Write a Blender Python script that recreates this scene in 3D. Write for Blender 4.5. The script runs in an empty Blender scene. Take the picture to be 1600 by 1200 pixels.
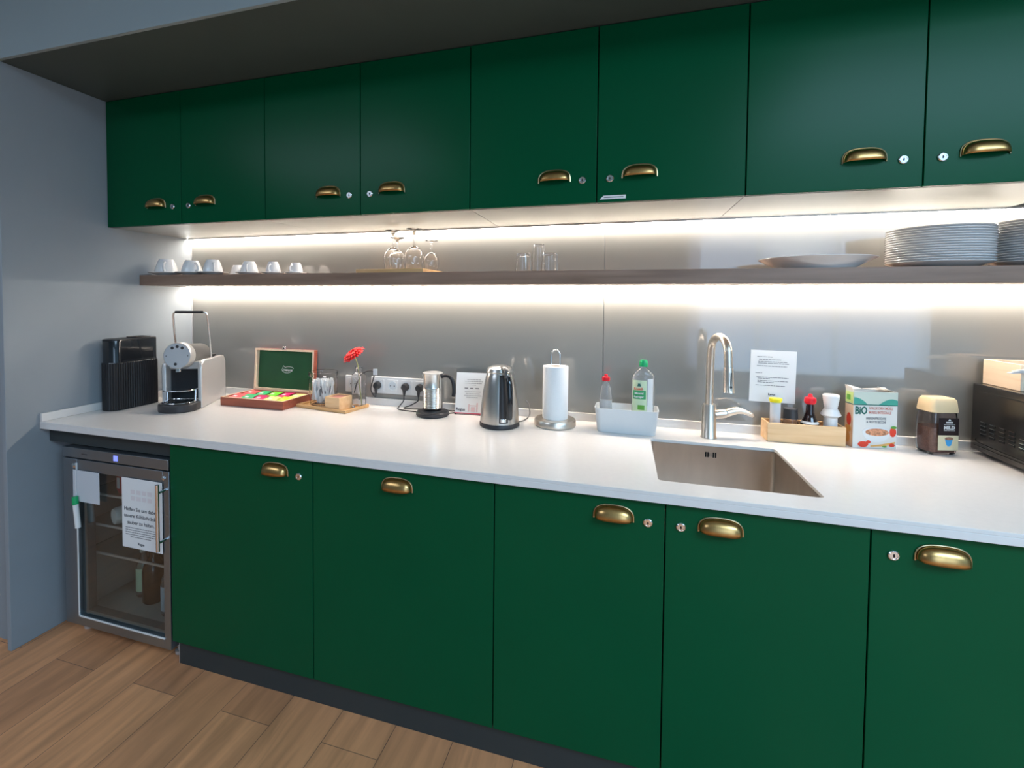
import bpy, bmesh, math, random
from mathutils import Vector, Matrix
PI = math.pi
R = math.radians
random.seed(7)
SC = bpy.context.scene
COL = SC.collection

# ------------------------------------------------------------------ camera, world, lights, exposure
cam_d = bpy.data.cameras.new('camera')
cam_d.sensor_width = 36.0
cam_d.lens = 750.58 / 1600 * 36
cam_d.shift_x = (800 - 749.3) / 1600
cam_d.shift_y = (495.36 - 600) / 1600
cam_d.clip_start = 0.02
cam = bpy.data.objects.new('camera', cam_d)
COL.objects.link(cam)
SC.camera = cam
_yaw, _pit, _rol = -0.2929, -0.0335, 0.0073
_f = Vector((math.sin(_yaw) * math.cos(_pit), math.cos(_yaw) * math.cos(_pit), math.sin(_pit)))
_r = Vector((math.cos(_yaw), -math.sin(_yaw), 0))
_u = _r.cross(_f)
_R = math.cos(_rol) * _r + math.sin(_rol) * _u
_U = -math.sin(_rol) * _r + math.cos(_rol) * _u
M = Matrix((( _R.x, _U.x, -_f.x, 2.2), (_R.y, _U.y, -_f.y, -2.003), (_R.z, _U.z, -_f.z, 1.3399), (0, 0, 0, 1)))
cam.matrix_world = M

SC.view_settings.view_transform = 'Standard'
SC.view_settings.look = 'None'
SC.view_settings.gamma = 1
SC.view_settings.use_curve_mapping = False
SC.view_settings.exposure = 0.0

world = bpy.data.worlds.new('world')
SC.world = world
world.use_nodes = True
world.node_tree.nodes['Background'].inputs[0].default_value = (0.48, 0.68, 1.0, 1)
world.node_tree.nodes['Background'].inputs[1].default_value = 1.6

def area(name, loc, rot, sx, sy, power, color):
    l = bpy.data.lights.new(name, 'AREA')
    l.shape = 'RECTANGLE'; l.size = sx; l.size_y = sy
    l.energy = power; l.color = color
    o = bpy.data.objects.new(name, l); COL.objects.link(o)
    o.location = loc; o.rotation_euler = rot
    return o
area('window_daylight', (4.4, -4.93, 1.45), (R(90), 0, 0), 2.5, 2.0, 32, (0.50, 0.74, 1.0))
area('added_ceiling_fill', (4.5, -2.9, 2.69), (0, 0, 0), 2.6, 1.6, 160, (0.50, 0.75, 1.0))  # added unseen fill: brightens the floor, turns the right doors teal
area('added_ceiling_fill', (-0.4, -3.1, 2.69), (0, 0, 0), 1.8, 1.2, 40, (0.68, 0.80, 1.0))  # weaker added fill for the left side, also unseen
LED_POWER = 68.0

# ------------------------------------------------------------------ materials
def mat(name, color, rough=0.5, metal=0.0, spec=0.5, noise=0.0, nscale=20.0, bump=0.0, bscale=200.0,
        stretch=(1, 1, 1), emit=None, estr=0.0, trans=0.0, ior=1.45, coat=0.0, alpha=1.0, aniso=0.0):
    m = bpy.data.materials.new(name); m.use_nodes = True
    nt = m.node_tree; b = nt.nodes['Principled BSDF']
    b.inputs['Base Color'].default_value = (*color, 1)
    b.inputs['Roughness'].default_value = rough
    b.inputs['Metallic'].default_value = metal
    b.inputs['Specular IOR Level'].default_value = spec
    b.inputs['IOR'].default_value = ior
    b.inputs['Transmission Weight'].default_value = trans
    b.inputs['Coat Weight'].default_value = coat
    b.inputs['Alpha'].default_value = alpha
    b.inputs['Anisotropic'].default_value = aniso
    if emit:
        b.inputs['Emission Color'].default_value = (*emit, 1)
        b.inputs['Emission Strength'].default_value = estr
    if noise > 0 or bump > 0:
        tc = nt.nodes.new('ShaderNodeTexCoord'); mp = nt.nodes.new('ShaderNodeMapping')
        mp.inputs['Scale'].default_value = stretch
        nt.links.new(tc.outputs['Object'], mp.inputs['Vector'])
    if noise > 0:
        n = nt.nodes.new('ShaderNodeTexNoise'); n.inputs['Scale'].default_value = nscale
        n.inputs['Detail'].default_value = 5
        nt.links.new(mp.outputs[0], n.inputs['Vector'])
        rp = nt.nodes.new('ShaderNodeValToRGB')
        rp.color_ramp.elements[0].position = 0.3; rp.color_ramp.elements[1].position = 0.7
        rp.color_ramp.elements[0].color = (*[c * (1 - noise) for c in color], 1)
        rp.color_ramp.elements[1].color = (*[min(1, c * (1 + noise)) for c in color], 1)
        nt.links.new(n.outputs['Fac'], rp.inputs['Fac'])
        nt.links.new(rp.outputs[0], b.inputs['Base Color'])
    if bump > 0:
        n2 = nt.nodes.new('ShaderNodeTexNoise'); n2.inputs['Scale'].default_value = bscale
        nt.links.new(mp.outputs[0], n2.inputs['Vector'])
        bp = nt.nodes.new('ShaderNodeBump'); bp.inputs['Strength'].default_value = bump
        bp.inputs['Distance'].default_value = 0.002
        nt.links.new(n2.outputs['Fac'], bp.inputs['Height'])
        nt.links.new(bp.outputs[0], b.inputs['Normal'])
    return m

def wood(name, c0, c1, axis='x', scale=8.0, rough=0.5, ring=14.0):
    m = bpy.data.materials.new(name); m.use_nodes = True
    nt = m.node_tree; b = nt.nodes['Principled BSDF']
    tc = nt.nodes.new('ShaderNodeTexCoord'); mp = nt.nodes.new('ShaderNodeMapping')
    s = {'x': (0.08, 1, 1), 'y': (1, 0.08, 1), 'z': (1, 1, 0.08)}[axis]
    mp.inputs['Scale'].default_value = [v * scale for v in s]
    nt.links.new(tc.outputs['Object'], mp.inputs['Vector'])
    n = nt.nodes.new('ShaderNodeTexNoise'); n.inputs['Scale'].default_value = ring
    n.inputs['Detail'].default_value = 6; n.inputs['Distortion'].default_value = 0.6
    nt.links.new(mp.outputs[0], n.inputs['Vector'])
    rp = nt.nodes.new('ShaderNodeValToRGB')
    rp.color_ramp.elements[0].position = 0.32; rp.color_ramp.elements[1].position = 0.68
    rp.color_ramp.elements[0].color = (*c0, 1); rp.color_ramp.elements[1].color = (*c1, 1)
    nt.links.new(n.outputs['Fac'], rp.inputs['Fac'])
    nt.links.new(rp.outputs[0], b.inputs['Base Color'])
    b.inputs['Roughness'].default_value = rough
    return m

def glass(name, color=(1, 1, 1), rough=0.0, ior=1.45):
    return mat(name, color, rough=rough, trans=1.0, ior=ior)

def floor_mat():
    m = bpy.data.materials.new('oak_planks'); m.use_nodes = True
    nt = m.node_tree; b = nt.nodes['Principled BSDF']
    tc = nt.nodes.new('ShaderNodeTexCoord'); mp = nt.nodes.new('ShaderNodeMapping')
    mp.inputs['Rotation'].default_value = (0, 0, R(90))
    mp.inputs['Location'].default_value = (0, 0.178, 0)
    nt.links.new(tc.outputs['Object'], mp.inputs['Vector'])
    br = nt.nodes.new('ShaderNodeTexBrick')
    br.inputs['Scale'].default_value = 1.0
    br.inputs['Brick Width'].default_value = 1.25
    br.inputs['Row Height'].default_value = 0.19
    br.inputs['Mortar Size'].default_value = 0.0009
    br.inputs['Bias'].default_value = 0.0
    br.offset = 0.37
    br.inputs['Color1'].default_value = (0.80, 0.365, 0.165, 1)
    br.inputs['Color2'].default_value = (0.55, 0.245, 0.115, 1)
    br.inputs['Mortar'].default_value = (0.14, 0.085, 0.06, 1)
    nt.links.new(mp.outputs[0], br.inputs['Vector'])
    mp2 = nt.nodes.new('ShaderNodeMapping'); mp2.inputs['Scale'].default_value = (9, 0.9, 1)
    nt.links.new(tc.outputs['Object'], mp2.inputs['Vector'])
    n = nt.nodes.new('ShaderNodeTexNoise'); n.inputs['Scale'].default_value = 2.2
    n.inputs['Detail'].default_value = 6; n.inputs['Distortion'].default_value = 0.8
    nt.links.new(mp2.outputs[0], n.inputs['Vector'])
    rp = nt.nodes.new('ShaderNodeValToRGB')
    rp.color_ramp.elements[0].position = 0.3; rp.color_ramp.elements[1].position = 0.72
    rp.color_ramp.elements[0].color = (0.68, 0.68, 0.68, 1); rp.color_ramp.elements[1].color = (1.15, 1.12, 1.1, 1)
    nt.links.new(n.outputs['Fac'], rp.inputs['Fac'])
    mx = nt.nodes.new('ShaderNodeMix'); mx.data_type = 'RGBA'; mx.blend_type = 'MULTIPLY'
    mx.inputs['Factor'].default_value = 1.0
    nt.links.new(br.outputs['Color'], mx.inputs['A']); nt.links.new(rp.outputs[0], mx.inputs['B'])
    nt.links.new(mx.outputs['Result'], b.inputs['Base Color'])
    b.inputs['Roughness'].default_value = 0.42
    bp = nt.nodes.new('ShaderNodeBump'); bp.inputs['Strength'].default_value = 0.25; bp.inputs['Distance'].default_value = 0.001
    nt.links.new(n.outputs['Fac'], bp.inputs['Height']); nt.links.new(bp.outputs[0], b.inputs['Normal'])
    return m

G = {}
G['door'] = mat('green_lacquer', (0.0001, 0.074, 0.027), rough=0.27, spec=0.15, noise=0.03, nscale=3)
G['carcass'] = mat('cabinet_carcass', (0.020, 0.030, 0.028), rough=0.6)
G['under'] = mat('cabinet_underside_laminate', (0.50, 0.50, 0.47), rough=0.22, metal=0.35)
G['wall'] = mat('grey_paint', (0.28, 0.312, 0.338), rough=0.7, noise=0.03, nscale=4, bump=0.05)
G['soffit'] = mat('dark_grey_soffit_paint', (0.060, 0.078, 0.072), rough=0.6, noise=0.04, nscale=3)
G['bulk'] = mat('light_grey_bulkhead_paint', (0.28, 0.345, 0.37), rough=0.65, noise=0.03, nscale=2)
G['ceil'] = mat('ceiling_blue_bounce_tint', (0.46, 0.66, 0.72), rough=0.8)  # blue put into the colour so the upper doors reflect bluish light
G['room'] = mat('room_wall_blue_bounce_tint', (0.30, 0.40, 0.44), rough=0.8)  # tinted like the ceiling to add blue light to the door reflections
G['splash'] = mat('grey_glass_splashback', (0.240, 0.236, 0.220), rough=0.025, spec=0.8, ior=1.55)
G['joint'] = mat('panel_joint', (0.05, 0.05, 0.05), rough=0.7)
G['counter'] = mat('white_quartz', (0.74, 0.715, 0.69), rough=0.16, spec=0.5, noise=0.015, nscale=60)
G['kick'] = mat('dark_grey_plinth', (0.030, 0.038, 0.039), rough=0.5)
G['floor'] = floor_mat()
G['shelf'] = wood('walnut_laminate', (0.20, 0.122, 0.082), (0.30, 0.195, 0.140), 'x', 3, 0.45, 10)
G['brass'] = mat('aged_brass', (0.56, 0.34, 0.13), rough=0.3, metal=1.0, noise=0.12, nscale=60)
G['brass_edge'] = mat('pale_brass_edge', (0.62, 0.50, 0.30), rough=0.3, metal=1.0)
G['chrome'] = mat('chrome', (0.80, 0.81, 0.82), rough=0.14, metal=1.0)
G['steel'] = mat('brushed_steel', (0.56, 0.54, 0.51), rough=0.28, metal=1.0, noise=0.06, nscale=30, stretch=(1, 1, 30))
G['steel_sink'] = mat('sink_steel', (0.56, 0.485, 0.415), rough=0.36, metal=1.0, noise=0.08, nscale=18, stretch=(1, 1, 0.3))
G['steel_fr'] = mat('fridge_steel', (0.33, 0.38, 0.42), rough=0.42, metal=1.0, noise=0.04, nscale=30, stretch=(30, 1, 1))
G['nickel'] = mat('satin_nickel', (0.80, 0.71, 0.61), rough=0.33, metal=1.0)
G['black'] = mat('black_plastic', (0.012, 0.012, 0.014), rough=0.35)
G['blackgloss'] = mat('black_gloss_plastic', (0.010, 0.012, 0.015), rough=0.12, coat=0.5)
G['dkgrey'] = mat('dark_grey_plastic', (0.035, 0.034, 0.036), rough=0.4)
G['midgrey'] = mat('mid_grey_plastic', (0.16, 0.155, 0.15), rough=0.3, metal=0.3)
G['silver'] = mat('silver_plastic', (0.58, 0.57, 0.56), rough=0.3, metal=0.45)
G['silverface'] = mat('silver_face_disc', (0.50, 0.52, 0.54), rough=0.38, metal=0.3)
G['white'] = mat('white_plastic', (0.78, 0.77, 0.75), rough=0.35)
G['china'] = mat('white_china', (0.80, 0.80, 0.80), rough=0.12, coat=0.3)
G['paper'] = mat('white_paper', (0.80, 0.80, 0.79), rough=0.8)
G['roll'] = mat('paper_towel', (0.84, 0.84, 0.83), rough=0.95, bump=0.3, bscale=260)
G['ink'] = mat('grey_ink', (0.20, 0.20, 0.21), rough=0.8)
G['inkdark'] = mat('dark_ink', (0.05, 0.05, 0.06), rough=0.8)
G['inkred'] = mat('red_ink', (0.60, 0.10, 0.15), rough=0.7)
G['pink'] = mat('pale_pink_ink', (0.72, 0.52, 0.52), rough=0.8)
G['magenta'] = mat('magenta_foil', (0.72, 0.02, 0.14), rough=0.35)
G['coral'] = mat('coral_foil', (0.72, 0.10, 0.11), rough=0.4)
G['green1'] = mat('emerald_foil', (0.03, 0.42, 0.15), rough=0.4)
G['green2'] = mat('bright_green_foil', (0.16, 0.60, 0.03), rough=0.4)
G['lime'] = mat('lime_foil', (0.55, 0.72, 0.03), rough=0.4)
G['yellowf'] = mat('pale_yellow_foil', (0.75, 0.70, 0.25), rough=0.4)
G['bamboo'] = wood('bamboo', (0.66, 0.36, 0.14), (0.80, 0.48, 0.22), 'x', 6, 0.5, 10)
G['pine'] = wood('pale_pine', (0.76, 0.46, 0.22), (0.88, 0.60, 0.34), 'x', 6, 0.55, 9)
G['pinepale'] = wood('very_pale_wood', (0.78, 0.58, 0.40), (0.88, 0.70, 0.52), 'y', 6, 0.55, 8)
G['mahog'] = wood('red_brown_wood', (0.26, 0.060, 0.035), (0.40, 0.105, 0.060), 'x', 5, 0.35, 10)
G['felt'] = mat('dark_green_lining', (0.010, 0.085, 0.030), rough=0.5, noise=0.08, nscale=12)
G['glass'] = glass('clear_glass')
G['thinglass'] = glass('thin_drinking_glass', ior=1.40)
G['jarthin'] = glass('thin_jar_glass', ior=1.20)
G['jugmetal'] = mat('pale_matt_metal', (0.80, 0.78, 0.74), rough=0.24, metal=1.0)
G['pane'] = glass('fridge_glass', (0.86, 0.95, 0.94))
G['clearpl'] = mat('clear_plastic', (0.93, 0.94, 0.95), rough=0.06, trans=0.92, ior=1.35)
G['frost'] = mat('frosted_plastic', (0.80, 0.85, 0.90), rough=0.35, alpha=0.62)
G['acrylic'] = glass('acrylic', (0.97, 0.98, 0.98), ior=1.4)
G['red'] = mat('red_plastic', (0.78, 0.012, 0.025), rough=0.35)
G['petal'] = mat('red_petal', (0.88, 0.02, 0.02), rough=0.55)
G['stem'] = mat('green_stem', (0.35, 0.36, 0.12), rough=0.6)
G['yellow'] = mat('yellow_plastic', (0.86, 0.74, 0.02), rough=0.4)
G['greencap'] = mat('green_cap_plastic', (0.01, 0.38, 0.13), rough=0.3)
G['label_g'] = mat('pale_green_label', (0.62, 0.74, 0.50), rough=0.5)
G['label_g2'] = mat('mid_green_label', (0.05, 0.36, 0.13), rough=0.5)
G['soy'] = mat('soy_bottle_glass', (0.018, 0.007, 0.006), rough=0.06, coat=0.6)
G['caddy'] = mat('pale_blue_grey_plastic', (0.66, 0.69, 0.70), rough=0.4)
G['carton'] = mat('carton_cream', (0.76, 0.72, 0.66), rough=0.55)
G['cartonside'] = mat('carton_side_orange', (0.80, 0.55, 0.38), rough=0.55)
G['teal'] = mat('teal_ink', (0.06, 0.35, 0.26), rough=0.55)
G['tealdark'] = mat('dark_teal_ink', (0.02, 0.13, 0.10), rough=0.55)
G['limeink'] = mat('lime_ink', (0.55, 0.68, 0.25), rough=0.55)
G['strawb'] = mat('strawberry_red', (0.75, 0.05, 0.02), rough=0.5)
G['leaf'] = mat('leaf_green', (0.12, 0.35, 0.05), rough=0.5)
G['cereal'] = mat('muesli_print', (0.58, 0.25, 0.13), rough=0.6, noise=0.55, nscale=130)
G['rose'] = mat('rose_ink', (0.62, 0.25, 0.20), rough=0.6)
G['orange'] = mat('orange_print', (0.80, 0.42, 0.12), rough=0.6)
G['beigelid'] = mat('beige_lid', (0.74, 0.56, 0.33), rough=0.45)
G['jarglass'] = glass('jar_glass', (0.86, 0.80, 0.80))
G['coffee'] = mat('coffee_powder', (0.30, 0.155, 0.105), rough=0.9, noise=0.3, nscale=200)
G['labdark'] = mat('dark_brown_label', (0.022, 0.012, 0.012), rough=0.5)
G['labcream'] = mat('cream_label', (0.76, 0.68, 0.45), rough=0.5)
G['cupblue'] = mat('blue_cup_print', (0.06, 0.38, 0.75), rough=0.5)
G['mwave'] = mat('dark_microwave_metal', (0.11, 0.10, 0.092), rough=0.26, metal=0.9)
G['blackslot'] = mat('black_slot', (0.003, 0.003, 0.003), rough=0.9)
G['display'] = mat('blue_display', (0.05, 0.06, 0.4), rough=0.4, emit=(0.22, 0.28, 1.0), estr=1.3)
G['led'] = mat('led_diffuser', (1, 1, 1), emit=(1.0, 0.905, 0.80), estr=LED_POWER)
G['led_flush'] = mat('led_diffuser_flush', (1, 1, 1), emit=(1.0, 0.905, 0.80), estr=LED_POWER * 1.4)
G['fr_in'] = mat('fridge_lining', (0.34, 0.33, 0.30), rough=0.5)
G['bottle_brown'] = mat('brown_bottle', (0.05, 0.025, 0.015), rough=0.12)
G['bluegrey'] = mat('blue_grey_label', (0.45, 0.50, 0.55), rough=0.5)

# ------------------------------------------------------------------ mesh helpers
def nb():
    return bmesh.new()

def box(bm, x0, x1, y0, y1, z0, z1, mx=None):
    vs = [bm.verts.new(Vector(c)) for c in ((x0, y0, z0), (x1, y0, z0), (x1, y1, z0), (x0, y1, z0),
                                           (x0, y0, z1), (x1, y0, z1), (x1, y1, z1), (x0, y1, z1))]
    if mx is not None:
        for v in vs: v.co = mx @ v.co
    for f in ((3, 2, 1, 0), (4, 5, 6, 7), (0, 1, 5, 4), (1, 2, 6, 5), (2, 3, 7, 6), (3, 0, 4, 7)):
        bm.faces.new([vs[i] for i in f])
    return bm

def lathe(bm, prof, seg=32, cx=0, cy=0, cz=0, closed=False, mx=None):
    """prof: list of (radius, z)"""
    rings = []
    for r, z in prof:
        if r < 1e-6:
            rings.append([bm.verts.new((cx, cy, cz + z))])
        else:
            rings.append([bm.verts.new((cx + r * math.cos(2 * PI * i / seg), cy + r * math.sin(2 * PI * i / seg), cz + z)) for i in range(seg)])
    pairs = list(zip(rings[:-1], rings[1:]))
    if closed: pairs.append((rings[-1], rings[0]))
    for a, b in pairs:
        if len(a) == 1 and len(b) == 1: continue
        for i in range(seg):
            j = (i + 1) % seg
            if len(a) == 1: bm.faces.new((a[0], b[j], b[i]))
            elif len(b) == 1: bm.faces.new((a[i], a[j], b[0]))
            else: bm.faces.new((a[i], a[j], b[j], b[i]))
    if mx is not None:
        for rg in rings:
            for v in rg: v.co = mx @ v.co
    return bm

def tube(bm, pts, rad, seg=12, cap=True):
    pts = [Vector(p) for p in pts]
    n = len(pts)
    rads = rad if isinstance(rad, (list, tuple)) else [rad] * n
    rings = []
    up = Vector((0, 0, 1)); prev = None
    for i, p in enumerate(pts):
        t = (pts[min(i + 1, n - 1)] - pts[max(i - 1, 0)])
        t.normalize()
        if prev is None:
            a = Vector((1, 0, 0)) if abs(t.z) > 0.9 else up
            s = t.cross(a).normalized()
        else:
            s = (prev - t * prev.dot(t))
            s = s.normalized() if s.length > 1e-6 else t.orthogonal().normalized()
        prev = s
        b = t.cross(s)
        rings.append([bm.verts.new(p + rads[i] * (math.cos(2 * PI * k / seg) * s + math.sin(2 * PI * k / seg) * b)) for k in range(seg)])
    for a, b in zip(rings[:-1], rings[1:]):
        for k in range(seg):
            j = (k + 1) % seg
            bm.faces.new((a[k], a[j], b[j], b[k]))
    if cap:
        bm.faces.new(list(reversed(rings[0]))); bm.faces.new(rings[-1])
    return bm

def smooth_path(pts, n=8):
    """Catmull-Rom through points"""
    P = [Vector(p) for p in pts]
    P = [P[0] * 2 - P[1]] + P + [P[-1] * 2 - P[-2]]
    out = []
    for i in range(1, len(P) - 2):
        for k in range(n):
            t = k / n
            a, b, c, d = P[i - 1], P[i], P[i + 1], P[i + 2]
            out.append(0.5 * ((2 * b) + (c - a) * t + (2 * a - 5 * b + 4 * c - d) * t * t + (3 * b - a - 3 * c + d) * t ** 3))
    out.append(P[-2])
    return out

def prism(bm, poly, z0, z1, mx=None):
    """extrude polygon (x,y) from z0 to z1"""
    lo = [bm.verts.new((x, y, z0)) for x, y in poly]
    hi = [bm.verts.new((x, y, z1)) for x, y in poly]
    if mx is not None:
        for v in lo + hi: v.co = mx @ v.co
    n = len(poly)
    bm.faces.new(list(reversed(lo))); bm.faces.new(hi)
    for i in range(n):
        j = (i + 1) % n
        bm.faces.new((lo[i], lo[j], hi[j], hi[i]))
    return bm

def rrect(x0, x1, y0, y1, r, n=6):
    out = []
    for cx, cy, a0 in ((x1 - r, y1 - r, 0), (x0 + r, y1 - r, 90), (x0 + r, y0 + r, 180), (x1 - r, y0 + r, 270)):
        for k in range(n + 1):
            a = R(a0 + 90 * k / n)
            out.append((cx + r * math.cos(a), cy + r * math.sin(a)))
    return out

def loft(bm, rings, cap0=True, cap1=True):
    """rings: lists of 3D points of equal length"""
    vr = [[bm.verts.new(p) for p in rg] for rg in rings]
    n = len(vr[0])
    for a, b in zip(vr[:-1], vr[1:]):
        for i in range(n):
            j = (i + 1) % n
            bm.faces.new((a[i], a[j], b[j], b[i]))
    if cap0: bm.faces.new(list(reversed(vr[0])))
    if cap1: bm.faces.new(vr[-1])
    return bm

XZ = Matrix(((1, 0, 0, 0), (0, 0, -1, 0), (0, 1, 0, 0), (0, 0, 0, 1)))   # (x,y,z)->(x,-z,y): polygon (x, up), z = towards viewer

def finish(bm, name, m, parent=None, bevel=0.0, seg=2, smooth=None, solid=0.0):
    bmesh.ops.recalc_face_normals(bm, faces=bm.faces)
    me = bpy.data.meshes.new(name)
    bm.to_mesh(me); bm.free()
    o = bpy.data.objects.new(name, me)
    COL.objects.link(o)
    mats = m if isinstance(m, (list, tuple)) else [m]
    for mm in mats: me.materials.append(G[mm] if isinstance(mm, str) else mm)
    if parent: o.parent = parent
    if solid:
        s = o.modifiers.new('solid', 'SOLIDIFY'); s.thickness = solid; s.offset = 0
    if bevel > 0:
        b = o.modifiers.new('bevel', 'BEVEL'); b.width = bevel; b.segments = seg
        b.limit_method = 'ANGLE'; b.angle_limit = R(50)
        if smooth is None: smooth = True
    if smooth:
        me.polygons.foreach_set('use_smooth', [True] * len(me.polygons))
        try:
            me.set_sharp_from_angle(angle=R(38))
        except Exception:
            pass
    return o

def thing(name, label, cat, loc=(0, 0, 0), rz=0.0, group=None):
    o = bpy.data.objects.new(name, None); COL.objects.link(o)
    o.empty_display_size = 0.05
    o.location = loc; o.rotation_euler = (0, 0, rz)
    o['label'] = label; o['category'] = cat
    if group: o['group'] = group
    return o

def tag(o, label, cat, group=None, kind=None):
    o['label'] = label; o['category'] = cat
    if group: o['group'] = group
    if kind: o['kind'] = kind
    return o

def struct(o, label=None):
    o['kind'] = 'structure'
    if label: o['label'] = label
    return o

def copy_tree(o, parent=None):
    c = o.copy(); COL.objects.link(c)
    if parent: c.parent = parent
    for ch in list(o.children): copy_tree(ch, c)
    return c

def text(s, size, m, parent, loc, rot=(R(90), 0, 0), name='lettering', align='LEFT', bold=0.0, sx=1.0, ext=0.0002):
    cu = bpy.data.curves.new(name, 'FONT')
    cu.body = s; cu.size = size; cu.extrude = ext; cu.offset = bold
    cu.align_x = align; cu.resolution_u = 2
    t = bpy.data.objects.new(name, cu); COL.objects.link(t)
    me = bpy.data.meshes.new_from_object(t)
    bpy.data.objects.remove(t); bpy.data.curves.remove(cu)
    o = bpy.data.objects.new(name, me); COL.objects.link(o)
    me.materials.clear(); me.materials.append(G[m])
    o.parent = parent; o.location = loc; o.rotation_euler = rot; o.scale = (sx, 1, 1)
    return o

def lines(rows, th, m, parent, name='printed_lines', y=-0.0006):
    """rows: (x0,x1,z) thin bars of print on a sheet in the XZ plane at depth y"""
    bm = nb()
    for x0, x1, z in rows:
        # broken into words
        x = x0
        while x < x1 - 1e-4:
            w = min(random.uniform(0.004, 0.012) * (th / 0.0016), x1 - x)
            box(bm, x, x + w, y - 0.0002, y, z - th / 2, z + th / 2)
            x += w + 0.0011 * (th / 0.0016)
    return finish(bm, name, m, parent)

# key dimensions (metres)
ZC, TC, D = 0.8523, 0.0282, 0.7057
YD = -0.6876          # front of the base doors
ZDT, ZDB = 0.8195, 0.0941
X1 = 0.6431
SEAM = [X1, X1 + 0.6, 1.8516, 2.3104, 2.7571, 3.2038]
YU, ZUB, ZUT, WU = -0.4308, 1.6562, 2.204, 0.4219
YF = -0.8129
DS, ZS, TS = 0.2879, 1.4500, 0.0487
XR = 3.80

# ------------------------------------------------------------------ room shell
bm = nb(); box(bm, -3.0, 6.6, -5.2, 0.15, -0.06, 0.0); struct(finish(bm, 'floor', 'floor'))
bm = nb(); box(bm, -3.0, 6.6, -5.2, 0.15, 2.72, 2.8); struct(finish(bm, 'ceiling', 'ceil'))
bm = nb(); box(bm, -0.12, XR + 0.12, 0.006, 0.12, 0, 2.72); struct(finish(bm, 'wall_back', 'wall'))
bm = nb(); box(bm, -0.022, 0.0, YF, 0.006, 0, ZUT); struct(finish(bm, 'wall_left', 'wall', bevel=0.002))
bm = nb(); box(bm, -3.0, -0.022, -0.775, -0.66, 0, ZUT); struct(finish(bm, 'wall_left_return', 'wall'))
bm = nb(); box(bm, XR, XR + 0.1, YF, 0.006, 0, ZUT); struct(finish(bm, 'wall_right', 'wall'))
bm = nb(); box(bm, XR + 0.1, 6.6, -0.775, -0.66, 0, ZUT); struct(finish(bm, 'wall_right_return', 'wall'))
# dropped soffit with its lighter front face
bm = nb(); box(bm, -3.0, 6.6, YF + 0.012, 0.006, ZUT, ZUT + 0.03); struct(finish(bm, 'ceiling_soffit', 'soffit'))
bm = nb(); box(bm, -3.0, 6.6, YF - 0.0005, YF + 0.012, ZUT, 2.72); struct(finish(bm, 'bulkhead_front', 'bulk'))
# the rest of the room behind the camera, with its window opening
wz0, wz1 = 0.42, 2.45
bm = nb()
for x0, x1 in ((-3.0, 2.98), (5.65, 6.6)): box(bm, x0, x1, -5.2, -5.0, 0, 2.72)
for x0, x1 in ((2.98, 5.65),):
    box(bm, x0, x1, -5.2, -5.0, 0, wz0); box(bm, x0, x1, -5.2, -5.0, wz1, 2.72)
struct(finish(bm, 'wall_behind', 'room'))
bm = nb(); box(bm, -3.1, -3.0, -5.2, -0.66, 0, 2.72); struct(finish(bm, 'wall_far_left', 'room'))
bm = nb(); box(bm, 6.6, 6.7, -5.2, -0.66, 0, 2.72); struct(finish(bm, 'wall_far_right', 'room'))
for k, (x0, x1, n) in enumerate(((2.98, 5.65, 3),)):
    w = bpy.data.objects.new('window_%d' % (k + 1), None); COL.objects.link(w); w.location = ((x0 + x1) / 2, -5.1, wz0)
    struct(w)
    h = (x1 - x0) / 2; bm = nb()
    box(bm, -h, h, -0.03, 0.03, 0, 0.05); box(bm, -h, h, -0.03, 0.03, wz1 - wz0 - 0.05, wz1 - wz0)
    for i in range(n + 1):
        c = -h + 0.025 + (2 * h - 0.05) * i / n
        box(bm, c - 0.025, c + 0.025, -0.03, 0.03, 0.05, wz1 - wz0 - 0.05)
    struct(finish(bm, 'window_frame', 'white', w))

# splashback: two glass panels with a fine joint
for k, (a, b) in enumerate(((0.004, 2.1190), (2.1212, XR - 0.002))):
    bm = nb(); box(bm, a, b, 0.0, 0.006, ZC + 0.0, 1.70)
    struct(finish(bm, 'wall_back_splashback_panel', 'splash', bevel=0.0006))
bm = nb(); box(bm, 0.0, 0.004, -0.002, 0.004, ZC + 0.03, ZUB); struct(finish(bm, 'trim_1', 'silver'))

# ------------------------------------------------------------------ hardware builders
def pull(parent, x, z, y, up=True):
    """brass cup pull: quarter ellipsoid hood with a raised rim"""
    a, b, c = 0.0475, 0.026, 0.034
    bm = nb(); nu, nv = 28, 9
    rows = []
    for i in range(nu + 1):
        u = PI * i / nu
        cx = math.copysign(abs(math.cos(u)) ** 0.75, math.cos(u)); s = math.sin(u) ** 0.62 if 0 < i < nu else 0
        row = []
        for j in range(nv + 1):
            v = PI / 2 * j / nv
            row.append(bm.verts.new((a * cx, -b * s * math.sin(v) ** 0.8, c * s * math.cos(v) ** 0.8 if j < nv else 0)))
        rows.append(row)
    for i in range(nu):
        for j in range(nv):
            try: bm.faces.new((rows[i][j], rows[i + 1][j], rows[i + 1][j + 1], rows[i][j + 1]))
            except Exception: pass
    bmesh.ops.remove_doubles(bm, verts=bm.verts, dist=1e-5)
    o = finish(bm, 'handle', 'brass', parent, smooth=True, solid=0.0022)
    o.location = (x, y, z - 0.004)
    o['label'] = 'brass cup pull'
    bm = nb()
    pts = []
    for i in range(25):
        u = PI * i / 24
        pts.append(((a + 0.0035) * math.copysign(abs(math.cos(u)) ** 0.75, math.cos(u)), -0.0018, (c + 0.003) * math.sin(u) ** 0.62 if 0 < i < 24 else -0.003))
    tube(bm, pts, 0.0021, 8)
    r = finish(bm, 'handle_rim', 'brass_edge', o, smooth=True)
    return o

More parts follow.
